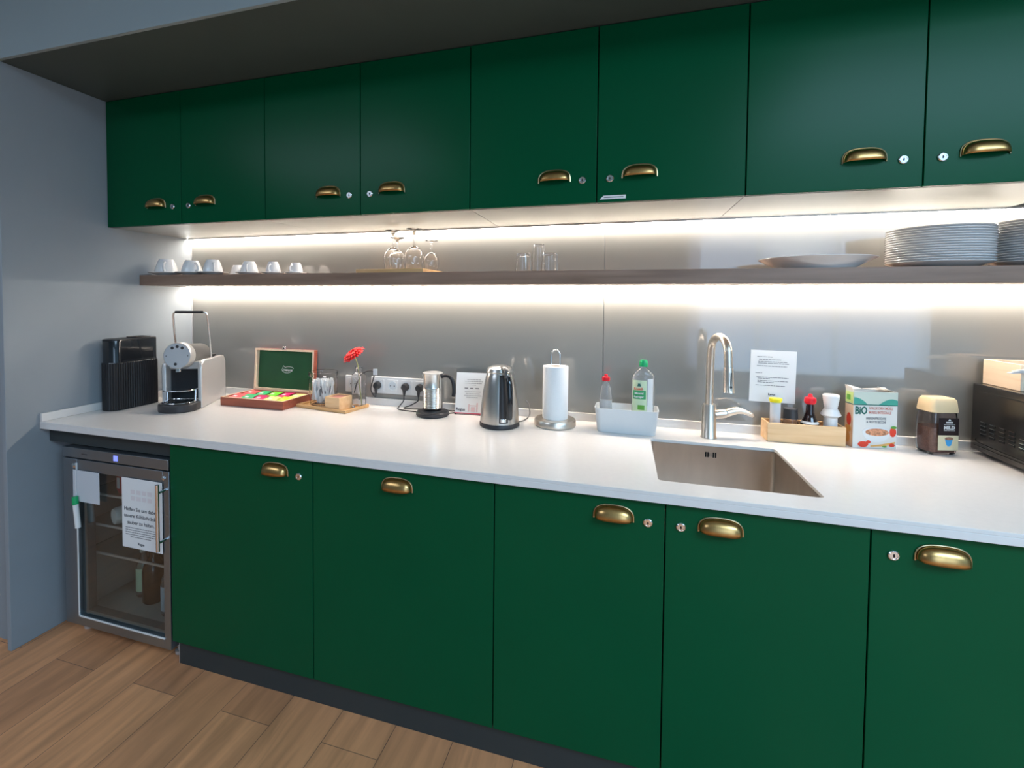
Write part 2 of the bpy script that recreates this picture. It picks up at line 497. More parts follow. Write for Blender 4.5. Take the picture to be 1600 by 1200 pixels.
def lock(parent, x, z, y):
    mx = Matrix.Translation((x, y, z)) @ Matrix.Rotation(R(90), 4, 'X')
    bm = nb(); lathe(bm, [(0, 0), (0.0115, 0), (0.0115, 0.003), (0.0095, 0.0048), (0.0075, 0.0048), (0.0072, 0.0036), (0, 0.0036)], 24, mx=mx)
    o = finish(bm, 'lock', 'chrome', parent, smooth=True)
    bm = nb(); box(bm, x - 0.0011, x + 0.0011, y - 0.0042, y - 0.0036, z - 0.004, z + 0.004)
    lathe(bm, [(0, 0.0037), (0.0022, 0.0037), (0.0022, 0.0042), (0, 0.0042)], 12, mx=mx)
    finish(bm, 'keyhole', 'black', o)
    o['label'] = 'round chrome lock'
    return o

def cabinet(name, label, x0, x1, y0, z0, z1, doors, under=None, group=None, depth=None):
    """doors: list of (xa, xb, handle_x, lock_x). y0 = door front plane, origin at the cabinet's lower left back"""
    back = -0.004
    t = thing(name, label, 'cabinet', (x0, back, z0), 0, group)
    W = x1 - x0; Y = y0 - back; H = z1 - z0; th = 0.018; g = 0.0012
    yc = Y + 0.0195
    bm = nb()
    box(bm, g, th, yc, 0, 0, H); box(bm, W - th, W - g, yc, 0, 0, H)
    box(bm, th, W - th, yc, 0, 0, th); box(bm, th, W - th, -0.006, 0, th, H)
    if under: box(bm, th, W - th, yc, 0, H - th, H)
    else: box(bm, th, W - th, yc, yc + 0.08, H - th - 0.01, H - 0.01)
    finish(bm, 'carcass', 'carcass', t)
    if under:
        bm = nb(); box(bm, g, W - g, yc - 0.0, 0.0, -0.0035, 0)
        finish(bm, 'bottom_panel', 'under', t)
    for (xa, xb, hx, lx) in doors:
        bm = nb(); box(bm, xa - x0 + 0.0016, xb - x0 - 0.0016, Y, Y + 0.018, 0.0 if not under else -0.003, H - 0.002)
        d = finish(bm, 'door', 'door', t, bevel=0.0012)
        if hx: pull(d, hx - x0, (1.731 if under else 0.766) - z0, Y)
        if lx: lock(d, lx - x0, (1.7265 if under else 0.7625) - z0, Y)
    return t

# upper cabinets (pairs of doors)
for i, (nm) in enumerate((
        'green wall cabinet with two doors at the far left, against the grey wall',
        'green wall cabinet with two doors, above the wine glasses and water tumblers',
        'green wall cabinet with two doors, the right one bearing a small white label strip',
        'green wall cabinet with two doors, above the stacked white plates')):
    a = i * 2 * WU; mid = a + WU; b = a + 2 * WU
    if i == 0: a = 0.002
    drs = [(a, mid, mid - 0.134, mid - 0.045), (mid, b, mid + 0.128, mid + 0.040)]
    c = cabinet('wall_cabinet', nm, a, b, YU, ZUB, ZUT - 0.001, drs, under=True, group='green wall cabinets in a row')
    if i == 2:
        d = [ch for ch in c.children if ch.name.startswith('door')][1]
        x = 2.119 - a; z = 1.6625 - ZUB; y = YU + 0.004
        bm = nb(); prism(bm, [(x, z), (x + 0.079, z), (x + 0.079, z + 0.0115), (x + 0.012, z + 0.0115)], 0, 0.0006, XZ)
        for v in bm.verts: v.co.y += y
        st = finish(bm, 'label_strip', 'white', d); st['label'] = 'small white label strip'
        bm = nb(); box(bm, x + 0.013, x + 0.072, y - 0.0009, y - 0.0006, z + 0.0045, z + 0.0070)
        finish(bm, 'printed_line', 'ink', d)
# filler panel closing the row at the right wall
bm = nb(); box(bm, 8 * WU + 0.001, XR - 0.001, YU, YU + 0.018, ZUB, ZUT - 0.001); struct(finish(bm, 'trim_2', 'door'))
# base cabinets
def base(label, x0, x1, doors):
    return cabinet('base_cabinet', label, x0, x1, YD, ZDB, ZC - TC - 0.001, doors, group='green base cabinets under the worktop')
base('green base cabinet with one locked door, next to the glass fridge', SEAM[0], SEAM[1], [(SEAM[0], SEAM[1], 1.099, 1.191)])
base('green base cabinet front with a single centred brass pull and no lock', SEAM[1], SEAM[2], [(SEAM[1], SEAM[2], 1.545, None)])
base('green base cabinet with two doors under the sink', SEAM[2], SEAM[4], [(SEAM[2], SEAM[3], 2.181, 2.268), (SEAM[3], SEAM[4], 2.440, 2.348)])
base('green base cabinet at the right end with its lock left of the brass pull', SEAM[4], XR - 0.01, [(SEAM[4], SEAM[5], 2.892, 2.801), (SEAM[5], XR - 0.01, 3.34, None)])
bm = nb(); box(bm, X1 + 0.012, XR - 0.002, -0.668, -0.65, 0.0005, ZDB - 0.0008); struct(finish(bm, 'baseboard_back', 'kick'))
bm = nb(); box(bm, X1 + 0.010, X1 + 0.012, -0.668, -0.30, 0.0005, ZDB - 0.0008); struct(finish(bm, 'baseboard_left', 'silver'))
bm = nb(); box(bm, 0.002, X1 - 0.001, -0.672, -0.654, 0.768, ZC - TC - 0.001); struct(finish(bm, 'trim_3', 'kick'))

# ------------------------------------------------------------------ worktop with upstand and undermount sink
SX0, SX1, SY0, SY1 = 2.297, 2.690, -0.613, -0.193
t = thing('worktop', 'long white stone worktop running above all the green base cabinets', 'worktop', (0, 0, ZC))
bm = nb()
def loopedges(pts, z):
    vs = [bm.verts.new((x, y, z)) for x, y in pts]
    return [bm.edges.new((vs[i], vs[(i + 1) % len(vs)])) for i in range(len(vs))]
es = loopedges([(0.001, -D), (XR - 0.001, -D), (XR - 0.001, -0.001), (0.001, -0.001)], 0)
es += loopedges(rrect(SX0, SX1, SY0, SY1, 0.012, 4), 0)
bmesh.ops.triangle_fill(bm, use_beauty=True, use_dissolve=False, edges=es)
ret = bmesh.ops.extrude_face_region(bm, geom=list(bm.faces))
for v in ret['geom']:
    if isinstance(v, bmesh.types.BMVert): v.co.z -= 0.010
box(bm, 0.001, XR - 0.001, -D, -D + 0.020, -TC, -0.0101)
for v in bm.verts:
    if abs(v.co.z + 0.0101) < 1e-5: v.co.z = -0.0095
finish(bm, 'slab', 'counter', t, bevel=0.0015, smooth=False)
bm = nb(); box(bm, 0.014, XR - 0.002, -0.014, -0.001, 0.0002, 0.0318)
finish(bm, 'upstand', 'counter', t, bevel=0.001)
bm = nb(); box(bm, 0.001, 0.014, -D + 0.001, -0.001, 0.0002, 0.0318)
finish(bm, 'upstand', 'counter', t, bevel=0.001)

t = thing('sink', 'rectangular stainless steel sink sunk into the white worktop', 'sink', ((SX0 + SX1) / 2, (SY0 + SY1) / 2, ZC - 0.0108))
hx, hy = (SX1 - SX0) / 2 , (SY1 - SY0) / 2
bm = nb(); rg = []
for dz, off, r in ((0.0, 0.010, 0.022), (0.0, 0.000, 0.014), (-0.02, 0.0, 0.014), (-0.148, -0.001, 0.014), (-0.165, -0.010, 0.02), (-0.168, -0.06, 0.05)):
    rg.append([Vector((x, y, dz)) for x, y in rrect(-hx - off, hx + off, -hy - off, hy + off, r, 5)])
loft(bm, rg, cap0=False, cap1=True)
finish(bm, 'basin', 'steel_sink', t, smooth=True, solid=0.0012)
bm = nb(); lathe(bm, [(0, -0.1655), (0.03, -0.1655), (0.045, -0.1645), (0.047, -0.167)], 28)
finish(bm, 'drain', 'chrome', t, smooth=True)
bm = nb(); ox = 2.494 - (SX0 + SX1) / 2; oz = 0.813 - (ZC - 0.0108)
for k in (-0.0155, -0.0085, 0.0085, 0.0155):
    box(bm, ox + k - 0.0022, ox + k + 0.0022, hy - 0.0022, hy - 0.0012, oz - 0.009, oz + 0.009)
finish(bm, 'overflow_slots', 'blackslot', t)
bm = nb()
for k in (-0.004, -0.0005, 0.003):
    box(bm, ox + k - 0.0006, ox + k + 0.0006, hy - 0.0022, hy - 0.0012, oz - 0.006, oz + 0.006)
finish(bm, 'overflow_mark', 'ink', t)

# ------------------------------------------------------------------ floating shelf and LED strips
t = tag(finish(box(nb(), 0.001, XR - 0.001, -DS, -0.001, ZS - TS, ZS), 'wall_shelf', 'shelf', bevel=0.001), 'long brown wooden wall shelf between worktop and wall cabinets', 'shelf')
for z, y0, y1, h, lab, lm in ((ZUB - 0.0036, -0.024, -0.010, 0.0035, 'bright LED light strip under the green wall cabinets', 'led_flush'),
                              (ZS - TS - 0.0003, -0.040, -0.018, 0.009, 'bright LED light strip under the brown shelf', 'led')):
    l = thing('led_strip', lab, 'light strip', (1.9, 0, z))
    bm = nb(); box(bm, -1.895, 1.895, y0, y1, -h, -0.0015)
    finish(bm, 'diffuser', lm, l)
    bm = nb(); box(bm, -1.895, 1.895, y0 - 0.001, y1 + 0.001, -0.0015, 0)
    if lm == 'led_flush':
        box(bm, -1.895, 1.895, y0 - 0.0012, y0 - 0.0002, -h - 0.0012, -0.0015); box(bm, -1.895, 1.895, y1 + 0.0002, y1 + 0.0012, -h - 0.0012, -0.0015)
    finish(bm, 'profile', 'silver', l)

# ------------------------------------------------------------------ fridge with glass door
t = thing('glass_door_fridge', 'small steel fridge with a glass door in the corner under the worktop', 'fridge', (0.100, -0.02, 0.0))
FW, FY, FZ0, FZ1 = 0.538, YD + 0.02, 0.045, 0.760      # local width, local front y
yb = FY + 0.035                                        # body front
bm = nb()
box(bm, 0, 0.03, yb, 0, FZ0, FZ1); box(bm, FW - 0.03, FW, yb, 0, FZ0, FZ1)
box(bm, 0.03, FW - 0.03, yb, 0, FZ0, FZ0 + 0.045); box(bm, 0.03, FW - 0.03, yb, 0, FZ1 - 0.05, FZ1)
box(bm, 0.03, FW - 0.03, -0.05, 0, FZ0 + 0.045, FZ1 - 0.05)
finish(bm, 'housing', 'fr_in', t)
bm = nb(); box(bm, 0, FW, FY - 0.002, yb, 0.721, FZ1 - 0.001); cp = finish(bm, 'control_panel', 'steel_fr', t, bevel=0.001)
bm = nb(); box(bm, 0.272, 0.292, FY - 0.003, FY - 0.002, 0.729, 0.750); finish(bm, 'display', 'display', cp)
bm = nb(); box(bm, 0.105, 0.135, FY - 0.0026, FY - 0.002, 0.737, 0.7405); finish(bm, 'printed_mark', 'inkdark', cp)
bm = nb()
box(bm, 0, 0.074, FY, yb - 0.002, FZ0 + 0.012, 0.715); box(bm, FW - 0.030, FW, FY, yb - 0.002, FZ0 + 0.012, 0.715)
box(bm, 0.074, FW - 0.030, FY, yb - 0.002, 0.672, 0.715); box(bm, 0.074, FW - 0.030, FY, yb - 0.002, FZ0 + 0.012, 0.098)
dr = finish(bm, 'door', 'steel_fr', t, bevel=0.001)
bm = nb(); box(bm, 0.070, FW - 0.026, FY + 0.008, FY + 0.013, 0.094, 0.676); finish(bm, 'glass_pane', 'pane', dr)
bm = nb()
box(bm, 0.072, 0.077, FY - 0.003, FY + 0.0, 0.094, 0.700); box(bm, 0.072, FW - 0.028, FY - 0.003, FY + 0.0, 0.093, 0.098)
finish(bm, 'pale_trim', 'white', dr)
bm = nb()
box(bm, 0.095, 0.108, FY + 0.014, yb + 0.01, 0.10, 0.67); box(bm, 0.108, FW - 0.03, FY + 0.014, yb + 0.01, 0.104, 0.117)
finish(bm, 'gasket', 'midgrey', dr)
bm = nb()
tube(bm, [(0.526, FY - 0.036, 0.440), (0.526, FY - 0.036, 0.680)], 0.0065, 14)
tube(bm, [(0.526, FY - 0.036, 0.470), (0.526, FY, 0.470)], 0.005, 10); tube(bm, [(0.526, FY - 0.036, 0.650), (0.526, FY, 0.650)], 0.005, 10)
finish(bm, 'handle', 'chrome', dr, smooth=True)
for (x, z, r) in ((0.060, 0.688, 0.010), (0.514, 0.690, 0.007)):
    bm = nb(); lathe(bm, [(0, 0), (r, 0), (r, 0.003), (r * 0.6, 0.005), (0, 0.005)], 18, mx=Matrix.Translation((x, FY, z)) @ Matrix.Rotation(R(90), 4, 'X'))
    finish(bm, 'hook', 'chrome', dr, smooth=True)
for z in (0.56, 0.437, 0.322):
    bm = nb(); box(bm, 0.031, FW - 0.031, yb + 0.025, -0.055, z, z + 0.004)
    sh = finish(bm, 'shelf', 'pane', t)
    bm = nb(); box(bm, 0.031, FW - 0.031, yb + 0.020, yb + 0.025, z - 0.002, z + 0.006)
    finish(bm, 'shelf_edge', 'silver', sh)
for x in (0.03, FW - 0.03):
    for y in (yb + 0.03, -0.04):
        bm = nb(); lathe(bm, [(0, 0.0005), (0.018, 0.0005), (0.018, 0.012), (0.010, 0.014), (0.010, FZ0), (0, FZ0)], 16, cx=x, cy=y)
        finish(bm, 'foot', 'silver', t, smooth=True)
F0 = 0.100
# things in the fridge (they stand on its floor z=0.09 or on its shelves)
def simple(name, label, cat, loc, rz=0, group=None): return thing(name, label, cat, loc, rz, group)
b = simple('milk_bottle', 'white rounded plastic bottle lying on the middle fridge shelf', 'bottle', (F0 + 0.190, -0.575, 0.4415 + 0.033))
bm = nb(); lathe(bm, [(0, 0), (0.030, 0.002), (0.033, 0.015), (0.033, 0.085), (0.026, 0.10), (0.014, 0.108), (0.013, 0.12), (0, 0.12)], 24, mx=Matrix.Rotation(R(72), 4, 'Z') @ Matrix.Rotation(R(90), 4, 'Y') @ Matrix.Translation((0, 0, -0.05)))
finish(bm, 'body', 'white', b, smooth=True)
b = simple('packet', 'pink and white striped packet on the top fridge shelf', 'food packet', (F0 + 0.225, -0.575, 0.5645))
bm = nb(); loft(bm, [[Vector((x * s, y, z)) for x, y in rrect(-0.07, 0.07, -0.03, 0.03, 0.02, 3)] for s, z in ((0.8, 0), (1, 0.02), (1, 0.06), (0.75, 0.085))])
pk = finish(bm, 'pack', 'coral', b, smooth=True)
bm = nb()
for k in range(3): box(bm, -0.05 + 0.035 * k, -0.035 + 0.035 * k, -0.0315, -0.0305, 0.018, 0.062)
finish(bm, 'stripes', 'white', pk)
def bottle(label, loc, r, h, body, cap, lab=None, lz=(0.3, 0.6), name='drink_bottle'):
    b = thing(name, label, 'bottle', loc)
    bm = nb(); lathe(bm, [(0, 0), (r * 0.9, 0), (r, 0.006), (r, h * 0.58), (r * 0.85, h * 0.68), (r * 0.38, h * 0.82), (r * 0.36, h * 0.93), (0, h * 0.93)], 24)
    finish(bm, 'body', body, b, smooth=True)
    bm = nb(); lathe(bm, [(r * 0.42, h * 0.9), (r * 0.42, h), (0, h)], 20)
    lathe(bm, [(0, h * 0.9), (r * 0.42, h * 0.9)], 20)
    finish(bm, 'cap', cap, b, smooth=True)
    if lab:
        bm = nb(); lathe(bm, [(r * 1.012, h * lz[0]), (r * 1.012, h * lz[1])], 24)
        finish(bm, 'label', lab, b, smooth=True)
    return b
bottle('bottle with a pale green label on the fridge floor', (F0 + 0.172, -0.50, 0.0905), 0.027, 0.20, 'clearpl', 'white', 'label_g', (0.12, 0.60))
bottle('large dark brown bottle on the fridge floor', (F0 + 0.250, -0.515, 0.0905), 0.042, 0.225, 'bottle_brown', 'black')
bottle('clear bottle with a blue-grey label on the fridge floor by the door edge', (F0 + 0.385, -0.560, 0.0905), 0.030, 0.215, 'clearpl', 'silver', 'bluegrey', (0.10, 0.55))

# sheets and pen on the fridge door
def sheet(name, label, cat, loc, w, h, m='paper', rz=0, tilt=0, th=0.0006, roll=0):
    t = thing(name, label, cat, loc, rz); t.rotation_euler = (tilt, roll, rz)
    bm = nb(); box(bm, 0, w, -th, 0, 0, h)
    finish(bm, 'sheet', m, t)
    return t
FR_Y = YD - 0.0035
s = sheet('notice', 'white German notice about keeping fridges clean, on the fridge door', 'notice', (0.414, FR_Y, 0.412), 0.196, 0.262)
for k, l in enumerate(('Helfen Sie uns dabei,', 'unsere Kühlschränke', 'sauber zu halten.')):
    text(l, 0.0195, 'inkdark', s, (0.092, -0.0008, 0.140 - k * 0.025), align='CENTER', bold=0.0002)
lines([(0.016, 0.168, 0.076 - 0.0085 * k) for k in range(4)] + [(0.040, 0.140, 0.042)], 0.0028, 'ink', s)
text('Regus', 0.013, 'inkdark', s, (0.092, -0.0008, 0.015), align='CENTER', bold=0.0003)
bm = nb()
for k in range(8): box(bm, 0.045 + (k % 4) * 0.027, 0.066 + (k % 4) * 0.027, -0.0009, -0.0007, 0.180 + (k // 4) * 0.024, 0.196 + (k // 4) * 0.024)
finish(bm, 'faint_picture', mat('faint_pink_print', (0.74, 0.68, 0.68), rough=0.8), s)
s = sheet('frosted_sheet', 'frosted translucent sheet at the top left of the fridge glass', 'sheet', (0.160, FR_Y - 0.001, 0.553), 0.140, 0.122, 'frost')
p_ = thing('marker_pen', 'white marker pen with a green cap hanging on the fridge door', 'pen', (0.197, FR_Y - 0.011, 0.455)); p_.rotation_euler = (0, R(-7), 0)
bm = nb(); tube(bm, [(0, 0, 0), (0, 0, 0.090)], 0.0095, 16); finish(bm, 'barrel', 'white', p_, smooth=True)
bm = nb(); tube(bm, [(0, 0, 0.0905), (0, 0, 0.120)], 0.0105, 16); finish(bm, 'cap', 'greencap', p_, smooth=True)
p_ = thing('hanging_string', 'thin white cord holding the marker pen on the fridge door', 'cord', (0.182, FR_Y - 0.004, 0.577))
bm = nb(); tube(bm, smooth_path([(-0.002, 0, 0.0), (-0.004, 0, 0.05), (0.0, 0, 0.115)], 5), 0.0012, 6); finish(bm, 'cord', 'white', p_)

# ------------------------------------------------------------------ black appliance box in the corner
t = thing('capsule_bin', 'tall black ribbed plastic bin in the left corner of the worktop', 'bin', (0.0645, -0.385, ZC + 0.0005))
def stad(w, d, r, n=8, wave=0.0, cnt=0):
    pts = rrect(-w / 2, w / 2, -d / 2, d / 2, r, n)
    return pts
w_, d_ = 0.090, 0.225
bm = nb(); pts = stad(w_, d_, 0.040, 10)
loft(bm, [[Vector((x * s, y * s, z)) for x, y in pts] for s, z in ((0.97, 0), (0.985, 0.004), (0.985, 0.300), (0.96, 0.306))])
finish(bm, 'body', 'blackgloss', t, smooth=True)
# ribs on the lower shell: dense outline sampled and modulated
bm = nb()
outl = []
pp = rrect(-w_ / 2, w_ / 2, -d_ / 2, d_ / 2, 0.040, 10); pp.append(pp[0])
L = 0
for (a, b2) in zip(pp[:-1], pp[1:]):
    seg = math.dist(a, b2); k = max(1, int(seg / 0.0011))
    for i in range(k):
        f = i / k; outl.append((a[0] + (b2[0] - a[0]) * f, a[1] + (b2[1] - a[1]) * f, L + seg * f))
    L += seg
rib = lambda l: 1 + 0.030 * abs(math.sin(PI * l / (L / round(L / 0.0105))))
def ring(z, extra=1.0):
    return [Vector((x + (0.0024 * (rib(l) - 1) / 0.03 - 0.0002) * extra * x / max(0.02, math.hypot(x, y * 0.4)), y + (0.0024 * (rib(l) - 1) / 0.03 - 0.0002) * extra * y / max(0.05, math.hypot(x, y)), z)) for x, y, l in outl]
loft(bm, [ring(0.001), ring(0.205), ring(0.207, 0.0)], cap0=False, cap1=False)
finish(bm, 'ribbed_shell', 'black', t, smooth=False)
bm = nb(); pts = rrect(-w_ / 2 + 0.002, w_ / 2 - 0.002, -d_ / 2 + 0.002, d_ / 2 - 0.002, 0.038, 10)
loft(bm, [[Vector((x, y, 0.300)) for x, y in pts], [Vector((x, y, 0.308)) for x, y in pts], [Vector((x * 0.9, y * 0.95, 0.310)) for x, y in pts]])
lid = finish(bm, 'lid', 'black', t, smooth=True)
bm = nb(); tube(bm, [(x * 0.7, 0.035 + y * 0.32, 0.3125) for x, y in rrect(-0.04, 0.04, -0.12, 0.12, 0.035, 6)] + [(0.028, 0.035 + 0.038, 0.3125)], 0.0025, 8)
finish(bm, 'lid_ring', 'black', lid, smooth=True)
bm = nb()
box(bm, 0.040, 0.0465, 0.040, 0.058, 0.206, 0.209); box(bm, 0.022, 0.040, -0.112, -0.105, 0.206, 0.209)
finish(bm, 'chrome_tab', 'chrome', t)

# ------------------------------------------------------------------ espresso machine (faces 25 degrees to the right)
t = thing('espresso_machine', 'silver and black capsule coffee machine with a raised loop handle', 'coffee machine', (0.330, -0.358, ZC + 0.0005), R(25))
W = 0.0825; DP = 0.28; HB = 0.212
# body: u-shaped side view with a recess at the front
bm = nb()
for sx in (-1, 1):
    prof = [(0.0, 0.0), (DP, 0.0), (DP, HB - 0.03), (DP - 0.02, HB - 0.005), (DP - 0.05, HB), (0.03, HB), (0.008, HB - 0.012), (0.0, HB - 0.035)]
    xa, xb = (-W, -W + 0.018) if sx < 0 else (W - 0.018, W)
    lo = [bm.verts.new((xa, y, z)) for y, z in prof]; hi = [bm.verts.new((xb, y, z)) for y, z in prof]
    bm.faces.new(lo); bm.faces.new(list(reversed(hi)))
    for i in range(len(prof)):
        j = (i + 1) % len(prof); bm.faces.new((lo[j], lo[i], hi[i], hi[j]))
box(bm, -W + 0.018, W - 0.018, 0.10, DP - 0.012, 0.0, HB - 0.006)
box(bm, -W + 0.018, W - 0.018, 0.025, 0.10, HB - 0.04, HB - 0.006)
finish(bm, 'body', 'silver', t, bevel=0.005, seg=3)
bm = nb(); box(bm, -W + 0.0185, W - 0.0185, 0.045, 0.0995, 0.002, HB - 0.041); finish(bm, 'recess_panel', 'black', t)
HZ = 1.089 - ZC; hr = 0.0575
mh = Matrix.Translation((0, 0.0, HZ)) @ Matrix.Rotation(R(90 - 4), 4, 'X')
bm = nb(); lathe(bm, [(0, -0.215), (0.040, -0.21), (0.050, -0.19), (0.052, -0.01), (0, -0.01)], 40, mx=mh)
finish(bm, 'barrel', 'midgrey', t, smooth=True)
bm = nb(); lathe(bm, [(0, -0.0105), (0.054, -0.0105), (hr, -0.004), (hr, 0.036), (hr - 0.003, 0.041), (hr - 0.004, 0.041), (hr - 0.0045, 0.040), (0, 0.040)], 48, mx=mh)
hd = finish(bm, 'head', 'silver', t, smooth=True)
bm = nb(); lathe(bm, [(0, 0.0402), (hr - 0.005, 0.0402), (hr - 0.005, 0.0412), (0, 0.0412)], 48, mx=mh)
finish(bm, 'face_disc', 'silverface', hd, smooth=True)
for (bx, bz, r) in ((-0.020, 0.034, 0.0068), (0.0, 0.040, 0.0068), (0.020, 0.034, 0.0068), (-0.006, -0.036, 0.0065), (-0.044, 0.0, 0.0022), (0.044, 0.0, 0.0022)):
    bm = nb(); lathe(bm, [(0, 0.0413), (r, 0.0413), (r * 0.9, 0.0425), (0, 0.0425)], 18, cx=0, cy=0)
    for v in bm.verts: v.co = mh @ Vector((v.co.x + bx, v.co.y + bz, v.co.z))
    finish(bm, 'button', 'dkgrey', hd, smooth=True)
bm = nb(); box(bm, -0.010, 0.010, -0.036, -0.008, HZ - hr - 0.012, HZ - hr + 0.006); finish(bm, 'spout', 'chrome', t, bevel=0.003)
# lever: two chrome legs and a black grip
lp = (-0.0595, 0.105, HB + 0.035); rp_ = (0.0720, 0.115, HB - 0.004)
def leg(x, pz):
    return smooth_path([(x, 0.125, pz), (x * 1.02, 0.105, 0.30), (x * 1.0, 0.085, 0.400), (x * 0.93, 0.080, 0.421), (x * 0.80, 0.078, 0.427)], 6)
bm = nb(); tube(bm, leg(-0.070, HB + 0.0), 0.0042, 12); h1 = finish(bm, 'lever_leg', 'chrome', t, smooth=True)
bm = nb(); tube(bm, leg(0.076, HB - 0.004), 0.0042, 12); finish(bm, 'lever_leg', 'chrome', t, smooth=True)
bm = nb(); tube(bm, [(-0.058, 0.078, 0.427), (0.062, 0.078, 0.427)], 0.0058, 14); finish(bm, 'lever_grip', 'black', t, smooth=True)
bm = nb(); lathe(bm, [(0, 0), (0.013, 0), (0.011, 0.005), (0.016, 0.011), (0.016, 0.014), (0, 0.014)], 20, cx=0.052, cy=0.20, cz=HB - 0.004); finish(bm, 'tank_knob', 'dkgrey', t, smooth=True)
# drip tray with cup grid
def arc_tray(z0, z1, w, f, y1):
    pts = [(-w, y1)] + [(-w * math.cos(PI * i / 18), -f * (0.35 + 0.65 * math.sin(PI * i / 18))) for i in range(19)] + [(w, y1)]
    return pts
bm = nb(); prism(bm, arc_tray(0, 0, 0.078, 0.098, 0.044), 0.0, 0.034); dt = finish(bm, 'drip_tray', 'dkgrey', t, bevel=0.004)
bm = nb()
gp = arc_tray(0, 0, 0.062, 0.080, 0.035)
tube(bm, [(x, y, 0.037) for x, y in gp] + [(gp[0][0], gp[0][1], 0.037)], 0.0028, 8)
for x in (-0.04, -0.02, 0, 0.02, 0.04): tube(bm, [(x, 0.033, 0.0365), (x, -0.078 * math.sqrt(max(0.1, 1 - (x / 0.064) ** 2)), 0.0365)], 0.0022, 6)
finish(bm, 'drip_grid', 'chrome', dt, smooth=True)
bm = nb()
gp = arc_tray(0, 0, 0.064, 0.070, 0.044)
prism(bm, gp, 0.086, 0.091)
for x in (-0.058, 0.058): tube(bm, [(x, -0.006, 0.036), (x, -0.002, 0.086)], 0.005, 10)
finish(bm, 'cup_stand', 'chrome', t, bevel=0.0015)

# ------------------------------------------------------------------ tea box
t = thing('tea_box', 'open red-brown wooden tea box with a green lined lid', 'tea box', (0.428, -0.245, ZC + 0.0005))
BW, BD, BH = 0.343, 0.205, 0.038
bm = nb()
box(bm, 0, BW, 0, 0.009, 0, BH); box(bm, 0, BW, BD - 0.009, BD, 0, BH); box(bm, 0, 0.009, 0.009, BD - 0.009, 0, BH); box(bm, BW - 0.009, BW, 0.009, BD - 0.009, 0, BH)
box(bm, 0.009, BW - 0.009, 0.009, BD - 0.009, 0, 0.004)
tb = finish(bm, 'tray', 'mahog', t, bevel=0.0008)
bm = nb()
box(bm, 0.001, BW - 0.001, 0.001, 0.008, BH, BH + 0.0008); box(bm, 0.001, 0.008, 0.008, BD - 0.002, BH, BH + 0.0008); box(bm, BW - 0.008, BW - 0.001, 0.008, BD - 0.002, BH, BH + 0.0008)
finish(bm, 'pale_rim', 'pinepale', tb)
bm = nb()
for k in range(1, 5): box(bm, 0.009 + k * (BW - 0.018) / 5 - 0.0015, 0.009 + k * (BW - 0.018) / 5 + 0.0015, 0.009, BD - 0.009, 0.004, BH - 0.008)
box(bm, 0.009, BW - 0.009, BD / 2 - 0.0015, BD / 2 + 0.0015, 0.004, BH - 0.008)
finish(bm, 'divider', 'pinepale', tb)
# lid, opened a little past upright
lid = bpy.data.objects.new('lid', None); COL.objects.link(lid); lid.parent = t
lid.location = (0.004, BD - 0.002, BH + 0.001); lid.rotation_euler = (R(-4), 0, 0)
LH = 0.205
bm = nb()
box(bm, 0, BW, 0.0, 0.028, 0, 0.009); box(bm, 0, BW, 0.0, 0.028, LH - 0.009, LH); box(bm, 0, 0.009, 0.0, 0.028, 0.009, LH - 0.009); box(bm, BW - 0.009, BW, 0.0, 0.028, 0.009, LH - 0.009)
box(bm, 0.009, BW - 0.009, 0.022, 0.028, 0.009, LH - 0.009)
finish(bm, 'lid_shell', 'mahog', lid, bevel=0.0008)
bm = nb()
e = 0.0008
box(bm, 0.0, BW, -e, 0, 0, 0.009); box(bm, 0, BW, -e, 0, LH - 0.009, LH); box(bm, 0, 0.009, -e, 0, 0.009, LH - 0.009); box(bm, BW - 0.009, BW, -e, 0, 0.009, LH - 0.009)
box(bm, 0.009, 0.0096, 0, 0.02, 0.009, LH - 0.009); box(bm, BW - 0.0096, BW - 0.009, 0, 0.02, 0.009, LH - 0.009); box(bm, 0.009, BW - 0.009, 0, 0.02, 0.009, 0.0096); box(bm, 0.009, BW - 0.009, 0, 0.02, LH - 0.0096, LH - 0.009)
finish(bm, 'pale_frame', 'pinepale', lid)
bm = nb(); box(bm, 0.0098, BW - 0.0098, 0.0195, 0.0218, 0.0098, LH - 0.0098); finish(bm, 'green_lining', 'felt', lid)
text('POMPADOUR', 0.0135, 'white', lid, (BW / 2 + 0.012, 0.0192, LH * 0.47), align='CENTER', bold=0.0004, sx=0.62)
bm = nb()
def arc(cx, cz, rx, rz, a0, a1, y, n=14): return [(cx + rx * math.cos(R(a0 + (a1 - a0) * i / n)), y, cz + rz * math.sin(R(a0 + (a1 - a0) * i / n))) for i in range(n + 1)]
cx0, cz0 = BW / 2 + 0.010, LH * 0.50
tube(bm, arc(cx0 - 0.004, cz0 + 0.002, 0.029, 0.017, 180, 345, 0.019), 0.0013, 5)
tube(bm, arc(cx0 + 0.008, cz0 + 0.003, 0.028, 0.013, 20, 150, 0.019), 0.0013, 5)
tube(bm, [(cx0 - 0.030, 0.019, cz0 + 0.004), (cx0 - 0.025, 0.019, cz0 + 0.020), (cx0 - 0.015, 0.019, cz0 + 0.012)], 0.0012, 5)
finish(bm, 'leaf_emblem', 'white', lid)
bm = nb(); box(bm, BW / 2 - 0.010, BW / 2 + 0.010, -0.004, 0.004, LH - 0.004, LH + 0.012); cl = finish(bm, 'clasp', 'chrome', lid, bevel=0.002)
bm = nb(); box(bm, BW / 2 - 0.004, BW / 2 + 0.004, -0.005, -0.004, LH + 0.001, LH + 0.008); finish(bm, 'clasp_slot', 'black', cl)

